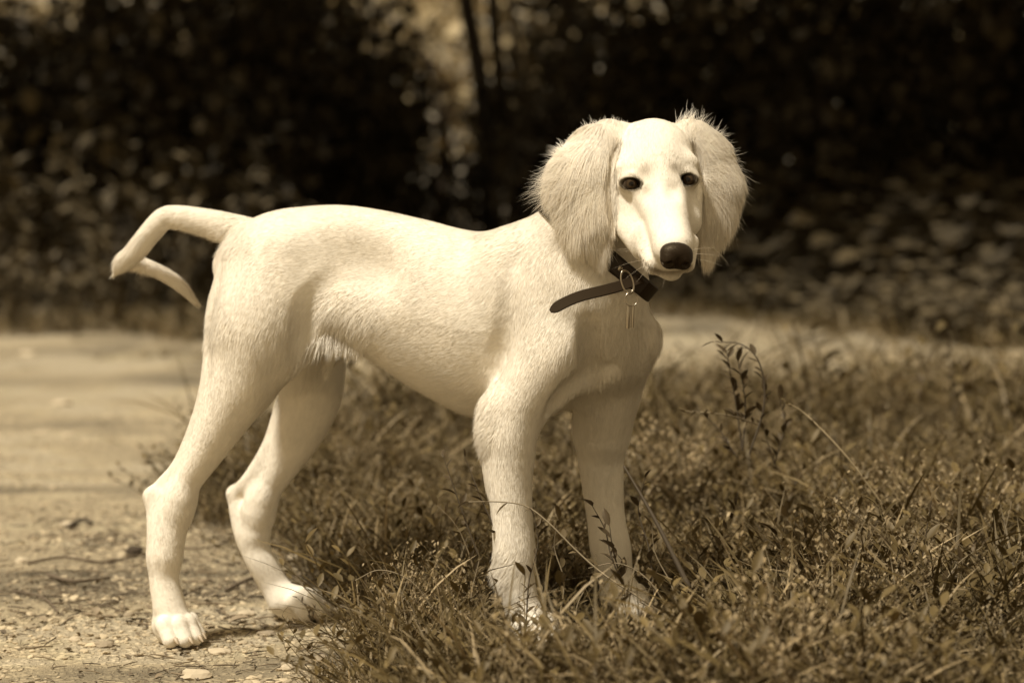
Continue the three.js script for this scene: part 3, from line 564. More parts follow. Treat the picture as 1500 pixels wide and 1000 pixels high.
// ------------------------------------------------------------------ the collar
{
  const neck = prims.slice(0, neckCount), f = (p) => fieldOf(neck, p.x, p.y, p.z);
  const hit = (px, py) => { let D = 2.3; for (let i = 0; i < 200; i++) { const p = at(px, py, D), d = f(p); if (d < 3e-4) break; D += Math.max(d * .6, 3e-4); } return at(px, py, D); };
  const A = hit(872, 362), B = hit(912, 396), C = hit(953, 393);
  let n = B.clone().sub(A).cross(C.clone().sub(A)).normalize(); if (n.y < 0) n.negate();
  const c0 = at(905, 345, 2.565), c = c0.clone().addScaledVector(n, -n.dot(c0.clone().sub(A)));
  const u = A.clone().sub(c).addScaledVector(n, 0).normalize(), w = n.clone().cross(u);
  const collar = thing('dog_collar', c, 'dark leather collar with a hanging tag round the neck of the cream puppy', 'collar');
  const rel = g => g.translate(-c.x, -c.y, -c.z);
  const K = 96, loop = [];
  for (let i = 0; i < K; i++) { const a = i / K * Math.PI * 2, d = u.clone().multiplyScalar(Math.cos(a)).addScaledVector(w, Math.sin(a)); let r = .02; while (r < .14 && f(c.clone().addScaledVector(d, r)) < .0015) r += .0006; loop.push(r); }
  for (let it = 0; it < 6; it++) { const q = loop.slice(); for (let i = 0; i < K; i++) loop[i] = (q[(i + K - 1) % K] + 2 * q[i] + q[(i + 1) % K]) / 4; }
  const dirAt = i => { const a = i / K * Math.PI * 2; return u.clone().multiplyScalar(Math.cos(a)).addScaledVector(w, Math.sin(a)); };
  function band(pts, outs, ups, half, th, closed) {           // a strap with rounded edges
    const prof = [[-1, .25], [-.86, 1], [.86, 1], [1, .25], [.86, -.6], [-.86, -.6]], pos = [], idx = [], m = prof.length;
    pts.forEach((p, i) => { const hw = typeof half === 'number' ? half : half[i]; for (const [a, b] of prof) { const q = p.clone().addScaledVector(ups[i], a * hw).addScaledVector(outs[i], b * th); pos.push(q.x, q.y, q.z); } });
    const N = pts.length; for (let i = 0; i < (closed ? N : N - 1); i++) for (let k = 0; k < m; k++) { const a = i * m + k, b = i * m + (k + 1) % m, d = ((i + 1) % N) * m + k, e = ((i + 1) % N) * m + (k + 1) % m; idx.push(a, b, d, b, e, d); }
    if (!closed) for (const s of [0, N - 1]) for (let k = 1; k < m - 1; k++) idx.push(s * m, s * m + k, s * m + k + 1);
    return geo(pos, idx).toNonIndexed();
  }
  const flat = g => { g.computeVertexNormals(); return g; };
  const S = 256, d = new Uint8Array(S * S * 4), R = rng(3); for (let i = 0; i < S * S; i++) { const v = 128 + 60 * NZ(i % S / 9, Math.floor(i / S) / 9) + 50 * (R() - .5); d[i * 4] = d[i * 4 + 1] = d[i * 4 + 2] = v; d[i * 4 + 3] = 255; }
  const leather = new THREE.MeshPhysicalMaterial({ color: sepia(.022, .014, .008), roughness: 0.6, specularIntensity: .5, specularColor: sepia(1, .8, .5) });
  const edgeM = new THREE.MeshStandardMaterial({ color: sepia(.035, .023, .014), roughness: 0.8 });
  const metal = new THREE.MeshStandardMaterial({ color: sepia(.45, .39, .30), roughness: 0.28, metalness: 1 });
  const pts = loop.map((r, i) => c.clone().addScaledVector(dirAt(i), r + .0022)), outs = loop.map((r, i) => dirAt(i)), ups = loop.map(() => n);
  mesh('strap', rel(flat(band(pts, outs, ups, .0112, .0026, true))), leather, collar);
  // the raised second layer where the strap overlaps itself, with rivets
  const near = i => pts[(i + K) % K];
  let iB = 0; pts.forEach((p, i) => { if (p.distanceTo(B) < pts[iB].distanceTo(B)) iB = i; });
  const span = []; for (let i = -7; i <= 5; i++) span.push((iB + i + K) % K);
  const keeper = mesh('keeper', rel(flat(band(span.map(i => near(i).clone().addScaledVector(outs[i], .004)), span.map(i => outs[i]), span.map(() => n), .0090, .0018, false))), edgeM, collar);
  for (const k of [2, 6, 10]) { const i = span[k], g = new THREE.SphereGeometry(.0032, 16, 8, 0, 6.283, 0, 1.2); g.scale(1, .55, 1); g.applyQuaternion(new THREE.Quaternion().setFromUnitVectors(V3(0, 1, 0), outs[i])); const p = near(i).clone().addScaledVector(outs[i], .0055); g.translate(p.x, p.y, p.z); mesh('rivet', rel(g), metal, keeper); }
  // the loose end of the strap, standing away to the left
  const Bz = -B.z, tail = new THREE.CatmullRomCurve3([[940, 408, Bz - .010], [912, 418, Bz - .022], [882, 426, Bz - .030], [850, 434, Bz - .034], [826, 444, Bz - .036], [806, 456, Bz - .036]].map(a => at(...a))).getPoints(28);
  const tu = tail.map((p, i) => { const t = tail[Math.min(28, i + 1)].clone().sub(tail[Math.max(0, i - 1)]).normalize(), o = V3(-.15, .30, 1); o.addScaledVector(t, -o.dot(t)).normalize(); return [o, o.clone().cross(t).normalize()]; });
  mesh('strap_end', rel(flat(band(tail, tu.map(q => q[0]), tu.map(q => q[1]), tail.map((p, i) => .0066 * (i > 24 ? Math.sqrt(Math.max(.05, 1 - Math.pow((i - 24) / 4.2, 2))) : 1)), .0020, false))), leather, collar);
  // ring, split ring and the two-pronged tag
  const ringAt = (px, py, D, rx, ry, r, tilt, yaw) => { const g = new THREE.TorusGeometry(1, r / rx, 10, 40); g.scale(rx, ry, rx); g.rotateY(yaw); g.rotateZ(tilt); const p = at(px, py, D); g.translate(p.x, p.y, p.z); return g; };
  mesh('ring', rel(ringAt(919, 413, Bz - .030, .0076, .0135, .0009, .30, .5)), metal, collar);
  const split = mesh('split_ring', rel(ringAt(925, 438, Bz - .032, .0080, .0080, .0006, 0, .35)), metal, collar);
  const tagD = Bz - .030;
  for (const [x, top, bot, r] of [[921, 447, 481, .0022], [928, 445, 480, .0016]]) mesh('tag', rel(tube([at(x, top, tagD), at(x - 1, (top + bot) / 2, tagD), at(x - 1.5, bot, tagD)], [r, r * 1.15, r], 8)), metal, split);
}
// ------------------------------------------------------------------ low plants
class Leaves {                                               // collects blades, leaves and stems with colours into one geometry
  constructor() { this.p = []; this.c = []; this.i = []; }
  tri(a, b, c) { this.i.push(a, b, c); }
  v(x, c) { this.p.push(x.x, x.y, x.z); this.c.push(c[0], c[1], c[2]); return this.p.length / 3 - 1; }
  blade(root, dir, len, w, droop, c, seg = 4, twist = 0) {    // a grass blade bending over
    let p = root.clone(), d = dir.clone().normalize(), side = V3(-d.z, 0, d.x); if (side.lengthSq() < 1e-4) side.set(1, 0, 0); side.normalize();
    let a0 = -1, b0 = -1;
    for (let k = 0; k <= seg; k++) {
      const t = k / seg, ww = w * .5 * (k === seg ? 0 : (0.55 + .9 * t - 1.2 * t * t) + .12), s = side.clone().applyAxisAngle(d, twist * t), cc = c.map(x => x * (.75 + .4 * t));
      if (k === seg) { const e = this.v(p, cc); this.tri(a0, b0, e); break; }
      const a = this.v(p.clone().addScaledVector(s, -ww), cc), b = this.v(p.clone().addScaledVector(s, ww), cc);
      if (k) { this.tri(a0, b0, a); this.tri(b0, b, a); }
      a0 = a; b0 = b; p = p.clone().addScaledVector(d, len / seg); d.y -= droop / seg; d.normalize();
    }
  }
  leaf(root, dir, up, len, w, c, fold = .25) {                // an oval leaf, creased along its midrib
    const d = dir.clone().normalize(), s = d.clone().cross(up).normalize(), n = s.clone().cross(d).normalize(), m = [];
    const st = [[0, .08], [.28, .85], [.55, 1], [.82, .6], [1, 0]];
    for (const [t, h] of st) {
      const q = root.clone().addScaledVector(d, t * len).addScaledVector(n, -.18 * len * t * t), e = q.clone().addScaledVector(n, fold * w * h * .5);
      m.push([this.v(e.clone().addScaledVector(s, -h * w * .5), c), this.v(q, c.map(x => x * .9)), this.v(e.clone().addScaledVector(s, h * w * .5), c)]);
    }
    for (let k = 0; k < 4; k++) { const [a, b, e] = m[k], [f, g, h] = m[k + 1]; this.i.push(a, b, f, b, g, f, b, e, g, e, h, g); }
  }
  stem(pts, r, c, sides = 4) { const g = tube(pts, pts.map((_, i) => r * (1 - .6 * i / (pts.length - 1))), sides, 0, false), o = this.p.length / 3; const a = g.attributes.position.array; for (let i = 0; i < a.length; i += 3) this.v({ x: a[i], y: a[i + 1], z: a[i + 2] }, c); for (const k of g.index.array) this.i.push(k + o); }
  geometry() { return geo(this.p, this.i, { col: this.c }); }
}
const leafM = new THREE.MeshPhysicalMaterial({ vertexColors: true, roughness: 0.5, specularIntensity: 0.5, specularColor: sepia(1, .78, .45), transmission: 0.35, thickness: 0, side: THREE.DoubleSide });
const green = (R, k = 1) => { const t = k * (.55 + .6 * R()), w = R(); return [(.135 + .03 * w) * t, (.099 + .018 * w) * t, (.041 + .005 * w) * t]; };
const dry = (R, k = 1) => { const t = k * (.7 + .6 * R()); return [.40 * t, .31 * t, .18 * t]; };
const rand3 = (R, y = 0) => V3(R() - .5, y, R() - .5);
function knotweed(R, L, base, lean, len, k = 1, leafLen = .016, both = null) {   // a wiry stem with small oval leaves set alternately
  const n = Math.max(6, Math.round(len / .016)), pts = [base.clone()], d = lean.clone().normalize(); const c = green(R, k * 1.25);
  for (let i = 0; i < n; i++) { d.add(rand3(R, (R() - .5) * .4 - .05).multiplyScalar(.30)).normalize(); pts.push(pts[i].clone().addScaledVector(d, len / n)); }
  L.stem(pts, .0011, c, 3);
  for (let i = 2; i < pts.length; i++) {
    if (R() < .12) continue; const t = pts[i].clone().sub(pts[i - 1]).normalize(), out = rand3(R).normalize().multiplyScalar(.9).add(t.clone().multiplyScalar(.75)).add(V3(0, .25, 0));
    const l = leafLen * (.6 + .7 * R()); (both ?? L).leaf(pts[i], out, V3(0, 1, 0).add(rand3(R).multiplyScalar(.9)), l, l * (.34 + .12 * R()), green(R, k * (1 + .4 * R())));
  }
  return pts;
}
// kinds of clump that the verge is sown with
const kinds = [];
{
  const R = rng(11);
  const tuft = (n, hi, w, dryShare) => { const L = new Leaves(); for (let i = 0; i < n; i++) L.blade(rand3(R).multiplyScalar(.05), rand3(R).multiplyScalar(1.1).add(V3(0, .8, 0)), hi * (.45 + .7 * R()), w * (.6 + .7 * R()), .4 + 1.3 * R(), R() < dryShare ? dry(R, .95) : green(R, 1.1), 4, (R() - .5) * 2); return L.geometry(); };
  for (let i = 0; i < 4; i++) kinds.push(['grass', tuft(18, .068, .0022, .28), .62]);
  kinds.push(['grass', tuft(9, .11, .0034, .15), .7]);
  for (let i = 0; i < 2; i++) { const L = new Leaves(); for (let j = 0; j < 9; j++) L.blade(rand3(R).multiplyScalar(.06), rand3(R).multiplyScalar(2.4).add(V3(0, .8, 0)), .09 + .10 * R(), .0019 + .0014 * R(), .3 + .9 * R(), R() < .35 ? dry(R, .75) : green(R, .8), 5, (R() - .5) * 2); kinds.push(['grass', L.geometry(), .50]); }
  for (let i = 0; i < 3; i++) { const L = new Leaves(); for (let j = 0; j < 3; j++) knotweed(R, L, rand3(R).multiplyScalar(.04), rand3(R).multiplyScalar(2.2).add(V3(0, .7, 0)), .06 + .07 * R(), .95, .0135); kinds.push(['knotweed_cover', L.geometry(), 1.15]); }
  for (let i = 0; i < 2; i++) {                               // thin dry stalks with loose seed heads
    const L = new Leaves();
    for (let j = 0; j < 4; j++) {
      const b = rand3(R).multiplyScalar(.05), d = rand3(R).multiplyScalar(1.2).add(V3(0, 1, 0)).normalize(), h = .06 + .08 * R(), pts = []; for (let k = 0; k <= 5; k++) pts.push(b.clone().addScaledVector(d, h * k / 5).add(V3(d.x * .03 * k * k / 25, -.012 * k * k / 25, 0)));
      L.stem(pts, .0007, dry(R, .8), 3);
      for (let k = 0; k < 16; k++) { const t = .62 + .38 * R(), q = b.clone().addScaledVector(d, h * t).add(rand3(R, (R() - .5)).multiplyScalar(.012)); L.leaf(q, rand3(R, .8 * R()), V3(0, 1, .3), .0045, .0022, dry(R, .75), .1); }
    }
    kinds.push(['seed_grass', L.geometry(), .40]);
  }
  { const L = new Leaves(); for (let j = 0; j < 6; j++) { const d = rand3(R).normalize().add(V3(0, .45, 0)); L.leaf(rand3(R).multiplyScalar(.015), d, V3(0, 1, 0), .03 + .025 * R(), .012, green(R, 1.05)); } kinds.push(['broadleaf_cover', L.geometry(), .28]); }
}
{
  const R = rng(23), spots = kinds.map(() => []), tot = kinds.reduce((s, k) => s + k[2], 0);
  const feet = pawSpots.map(p => [p.x, p.z]);
  let count = 0, low = 1;
  for (let i = 0; i < 90000; i++) {
    const D = 1.9 + 6.2 * Math.pow(R(), 1.25), x = (R() - .5) * D * .62 + (R() < .25 ? (R() - .5) * 2 : 0), z = -D, e = edgeNoise(x, z);
    if (e < -.10 || R() > smooth(-.10, .10, e) * (1 - .25 * smooth(.1, .4, NZ(x * 5, z * 5, 3)))) continue;
    const want = D < 3.6 ? 1 : D < 5 ? .7 : .5; if (R() > want * .55 * (.55 + .75 * smooth(-.35, .2, NZ(x * 4.1, z * 4.1, 11)))) continue;
    if (feet.some(([a, b]) => Math.hypot(x - a, z - b) < .030)) continue;
    let r = R() * tot, k = 0; const bare = smooth(.05, -.06, e); while (k < kinds.length - 1 && (r -= kinds[k][2]) > 0) k++;
    if (bare > .5 && kinds[k][0] === 'grass' && R() < .4) k = 7 + Math.floor(R() * 3);
    const s = (D < 3.4 ? 1.22 : 1.05) * (.55 + .6 * R()) * (1 - .35 * bare) * (D > 4 ? 1.15 : 1) * (.75 + .5 * smooth(-.3, .3, NZ(x * 2.3, z * 2.3, 8))) * (D < 2.75 && x < .25 ? .8 : 1), tone = (.72 + .5 * R()) * (1 + .35 * fbm(x * 1.4, z * 1.4, 6, 2)), legs = Math.hypot(x - feet[0][0], z - feet[0][1]) < .1 || Math.hypot(x - feet[1][0], z - feet[1][1]) < .09;
    if (legs || feet.some(([a, b], j) => Math.hypot(x - a * (z / b) - (j === 1 ? .01 : 0), j === 1 ? Math.max(0, Math.abs(z - b - .14) - .14) : z - b - .045) < (j === 1 ? .085 : .07) && ((count * 2654435761) % 97) / 97 < (j === 1 ? 1 : .88))) { count++; continue; }
    { let near = 1; for (const [a, b] of feet.slice(2)) { const zz = clamp(z - b, 0, .16); near = Math.min(near, smooth(.05, .17, Math.hypot(x - a * (1 - zz / 2.5), z - b - zz))); } low = .36 + .64 * near; }
    const tall = D > 4.2 && R() < .07 ? 1.9 : 1;
    spots[k].push([x, z, s * tall * low, tone, R() * 6.283]); count++;
  }
  const byName = new Map(), m4 = new THREE.Matrix4(), q = new THREE.Quaternion(), col = new THREE.Color();
  kinds.forEach(([name, g], k) => {
    const im = new THREE.InstancedMesh(g, leafM, spots[k].length); im.name = numbered(name); im.castShadow = im.receiveShadow = true;
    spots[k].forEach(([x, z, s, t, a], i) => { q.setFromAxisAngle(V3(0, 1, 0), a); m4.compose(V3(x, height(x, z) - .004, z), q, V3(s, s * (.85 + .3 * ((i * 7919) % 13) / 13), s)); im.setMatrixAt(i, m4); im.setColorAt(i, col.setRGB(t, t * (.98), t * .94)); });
    im.userData.kind = 'stuff'; tag(im, { grass: 'short tangled grass of the verge on the right', knotweed_cover: 'wiry knotweed with small oval leaves woven through the verge', seed_grass: 'thin dry grass stalks with pale seed heads in the verge', broadleaf_cover: 'low broad leaves lying among the verge grass' }[name], name.replace('_cover', '').replace('seed_grass', 'seed grass'));
    scene.add(im);
  });
  console.log('clumps', count);
}
// ------------------------------------------------------------------ bushes, undergrowth and trees behind the path
const barkM = new THREE.MeshStandardMaterial({ color: sepia(.07, .052, .035), roughness: 0.95 });
const paleBarkM = new THREE.MeshStandardMaterial({ color: sepia(.34, .28, .19), roughness: 0.85 });
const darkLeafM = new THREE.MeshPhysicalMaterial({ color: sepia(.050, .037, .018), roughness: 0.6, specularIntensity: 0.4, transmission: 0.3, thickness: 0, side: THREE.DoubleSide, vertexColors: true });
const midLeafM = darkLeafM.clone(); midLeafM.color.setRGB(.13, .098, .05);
const sunLeafM = darkLeafM.clone(); sunLeafM.color.setRGB(.42, .335, .19);  // lit copy of the shaded dark leaf, sunshine put into its colour
function crownGeometry(seed, { rx, ry, rz, n, leaf, hollow = .35, lumps = 9, flatTop = 0 }) {     // leaves in clumps through an uneven volume
  const R = rng(seed), p = [], c = [], idx = [], ball = [];
  for (let i = 0; i < lumps; i++) { const a = R() * 6.283, h = R() * 2 - 1, q = Math.sqrt(1 - h * h), k = .35 + .5 * R(); ball.push([Math.cos(a) * q * k * rx, h * k * ry, Math.sin(a) * q * k * rz, .30 + .35 * R()]); }
  for (let i = 0; i < n; i++) {
    const b = ball[Math.floor(R() * lumps)], a = R() * 6.283, h = R() * 2 - 1, q = Math.sqrt(1 - h * h), k = Math.pow(lerp(hollow, 1, R()), .6) * b[3] * (.8 + .5 * R());
    const o = V3(b[0] + Math.cos(a) * q * k * rx, b[1] + h * k * ry, b[2] + Math.sin(a) * q * k * rz), d = V3(R() - .5, R() - .65, R() - .5).normalize(), s = d.clone().cross(V3(R() - .5, 1, R() - .5)).normalize(), l = leaf * (.6 + .8 * R()), w = l * .32, n2 = s.clone().cross(d), t = .6 + .8 * R(), v = p.length / 3;
    for (const [x, y, z] of [[0, 0, 0], [.45, -1, .15], [.45, 1, .15], [1, 0, -.1]]) { const e = o.clone().addScaledVector(d, x * l).addScaledVector(s, y * w).addScaledVector(n2, z * w); p.push(e.x, e.y, e.z); c.push(t, t, t); }
    idx.push(v, v + 1, v + 2, v + 1, v + 3, v + 2);
  }
  return geo(p, idx, { col: c });
}
function limbs(R, h, spread, r, n) { const g = []; for (let i = 0; i < n; i++) { const a = R() * 6.283, s = spread * (.4 + .6 * R()); g.push(tube([V3(0, 0, 0), V3(Math.cos(a) * s * .35, h * .4, Math.sin(a) * s * .35), V3(Math.cos(a) * s, h * (.75 + .25 * R()), Math.sin(a) * s)], [r, r * .7, r * .25], 5, 6)); } return mergeGeometries(g); }

// bushes: three shapes
const bushShapes = [0, 1, 2].map(i => { const R = rng(300 + i); return { crown: crownGeometry(310 + i, { rx: 1.05, ry: .95, rz: .85, n: 3400, leaf: .085, lumps: 12 }).translate(0, 1.0, 0), stem: limbs(R, 1.3, .5, .03, 6) }; });
function bush(x, z, sx, sy, m, shape, turn, label, group, name = 'bush') {
  const t = thing(name, V3(x, height(x, z) - .02, z), label, 'bush', group); t.rotation.y = turn; t.scale.set(sx, sy, sx);
  mesh('foliage', bushShapes[shape].crown, m, t); mesh('stem', bushShapes[shape].stem, barkM, t);
}
const X = (px, D) => (px - 750) / F * D;
{
  const spots = [                                             // px, depth, width, height, shape
    [-380, 12.5, 1.3, 1.3, 0], [-120, 12.0, 1.1, .90, 1], [70, 12.6, 1.0, .95, 2], [230, 12.2, 1.05, 1.12, 0], [390, 12.6, 1.05, 1.15, 1], [505, 13.0, .66, 1.0, 2], [645, 12.9, .55, .52, 0], [770, 13.1, .62, .74, 1],
    [890, 12.6, .95, 1.05, 2], [1060, 12.4, 1.05, 1.1, 0], [1230, 12.2, 1.1, 1.12, 1], [1390, 12.4, 1.1, 1.25, 2], [1560, 12.0, 1.2, 1.3, 0], [1850, 12.4, 1.4, 1.4, 1]];
  const where = ['dark bush just outside the left edge of the picture', 'dark bush at the far left edge, behind the weeds', 'dark bush behind the weeds at the upper left, light specks in it', 'dark bush right of the leftmost one, above the puppy\'s tail', 'dark bush above the rump of the puppy', 'narrow dark bush left of the bright gap in the trees', 'low dark bush right under the bright gap in the trees', 'low dark bush under the leaning dark trunks',
    'dark bush just left of the puppy\'s head', 'dark bush right behind the puppy\'s head', 'dark bush right of the puppy\'s head', 'tall dark bush towards the upper right corner', 'tall dark bush at the right edge of the picture', 'tall dark bush just outside the right edge of the picture'];
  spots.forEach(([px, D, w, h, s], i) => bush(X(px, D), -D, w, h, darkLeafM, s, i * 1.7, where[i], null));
}
// a second, taller row with gaps through which the sunlit wood beyond shows
{
  const spots = [[-300, 16.5, 1.6, 1.5, 1], [60, 17.0, 1.3, 1.25, 2], [330, 16.6, 1.5, 1.5, 0], [485, 17, .8, 1.4, 2], [855, 17.0, 1.0, 1.35, 1], [1090, 17.2, 1.3, 1.35, 2], [1300, 16.8, 1.4, 1.4, 0], [1600, 16.6, 1.7, 1.6, 1]];
  const where = ['tall bush beyond the left edge in the second row', 'tall bush in the second row at the upper left corner', 'tall bush in the second row above the puppy\'s hips', 'slim tall bush bordering the bright gap on its left', 'bush in the second row left above the puppy\'s head', 'bush in the second row right above the puppy\'s head', 'tall bush in the second row at the upper right', 'tall bush beyond the right edge in the second row'];
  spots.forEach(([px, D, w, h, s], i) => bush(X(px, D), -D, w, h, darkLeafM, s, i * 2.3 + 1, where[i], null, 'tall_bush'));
}
// trees: trunk, limbs, crown
const crowns = [crownGeometry(501, { rx: 2.6, ry: 1.7, rz: 2.4, n: 7500, leaf: .11, lumps: 18 }), crownGeometry(502, { rx: 2.3, ry: 2.0, rz: 2.3, n: 7500, leaf: .11, lumps: 16 }), crownGeometry(503, { rx: 2.6, ry: 1.9, rz: 2.2, n: 1150, leaf: .20, lumps: 26, hollow: .1 })];
function tree(px, D, lean, r, crownAt, scale, m, bark, shape, label, name = 'tree') {
  const x = X(px, D), t = thing(name, V3(x, height(x, -D) - .05, -D), label, 'tree'), R = rng(Math.round(px * 3 + D * 100 + 9000));
  const top = V3(lean[0], crownAt[1], lean[1]), pts = []; for (let i = 0; i <= 6; i++) { const k = i / 6; pts.push(V3(top.x * k + (i && i < 6 ? (R() - .5) * .12 : 0), top.y * k, top.z * k + (i && i < 6 ? (R() - .5) * .1 : 0))); }
  const g = [tube(pts, pts.map((_, i) => r * (i ? 1 - .09 * i : 1.35)), 9, 24)];
  for (let i = 0; i < 6; i++) { const a = R() * 6.283, b = pts[3 + i % 3], s = 1.2 * scale * (.6 + .5 * R()); g.push(tube([b, b.clone().add(V3(Math.cos(a) * s * .5, s * .35, Math.sin(a) * s * .5)), b.clone().add(V3(Math.cos(a) * s, s * .8, Math.sin(a) * s))], [r * .4, r * .28, r * .1], 5, 6)); }
  mesh('trunk', mergeGeometries(g), bark, t);
  const c = mesh('crown', crowns[shape], m, t); c.position.set(crownAt[0], crownAt[1] + .3 * scale, crownAt[2]); c.scale.setScalar(scale); c.rotation.y = R() * 6.283;
}
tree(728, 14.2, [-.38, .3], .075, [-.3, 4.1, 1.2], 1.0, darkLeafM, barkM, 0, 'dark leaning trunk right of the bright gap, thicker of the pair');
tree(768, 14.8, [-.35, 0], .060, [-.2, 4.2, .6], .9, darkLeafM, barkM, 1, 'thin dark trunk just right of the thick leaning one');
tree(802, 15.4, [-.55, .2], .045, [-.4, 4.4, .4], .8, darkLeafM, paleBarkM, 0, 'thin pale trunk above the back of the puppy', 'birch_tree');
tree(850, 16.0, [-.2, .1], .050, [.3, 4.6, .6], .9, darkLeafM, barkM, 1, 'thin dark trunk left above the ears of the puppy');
tree(120, 13.6, [.3, .4], .12, [.3, 4.0, .3], 1.25, darkLeafM, barkM, 0, 'dark tree, crown added for shade, at the upper left with pale specks of light in its leaves');  // dark trees from here: out-of-view crowns added to shade the bushes
tree(430, 13.8, [.2, .5], .11, [.1, 4.2, 2.4], 1.2, darkLeafM, barkM, 1, 'dark tree, crown added for shade, above the hips of the puppy');
tree(1000, 13.8, [.2, .4], .10, [.2, 4.1, 2.2], 1.15, darkLeafM, barkM, 0, 'dark tree, crown added for shade, behind the ears of the puppy');
tree(1250, 13.4, [.3, .4], .14, [.2, 4.0, 2.0], 1.25, darkLeafM, barkM, 1, 'dark tree, crown added for shade, right of the puppy under round specks of light');
tree(1440, 13.2, [-.1, .5], .15, [-.2, 4.0, 2.2], 1.3, darkLeafM, barkM, 0, 'dark tree, crown added for shade, at the upper right corner');
tree(-330, 13.0, [-.3, .5], .14, [-.2, 4.1, .2], 1.4, darkLeafM, barkM, 1, 'dark tree, crown added for shade, outside the left edge of the picture');
tree(1900, 13.0, [.2, .4], .14, [.1, 4.0, 1.6], 1.4, darkLeafM, barkM, 1, 'dark tree, crown added for shade, outside the right edge of the picture');
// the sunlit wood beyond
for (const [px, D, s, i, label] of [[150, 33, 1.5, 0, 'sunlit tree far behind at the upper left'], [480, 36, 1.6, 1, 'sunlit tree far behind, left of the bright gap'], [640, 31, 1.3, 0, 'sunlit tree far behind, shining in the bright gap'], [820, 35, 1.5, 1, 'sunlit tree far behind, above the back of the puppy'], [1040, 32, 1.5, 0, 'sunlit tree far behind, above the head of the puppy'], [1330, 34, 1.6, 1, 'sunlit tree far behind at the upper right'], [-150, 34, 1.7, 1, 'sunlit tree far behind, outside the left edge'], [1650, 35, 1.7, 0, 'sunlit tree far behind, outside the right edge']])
  tree(px, D, [.2, 0], .16, [0, 2.4, 0], s, sunLeafM, barkM, 2, label, 'sunlit_tree');
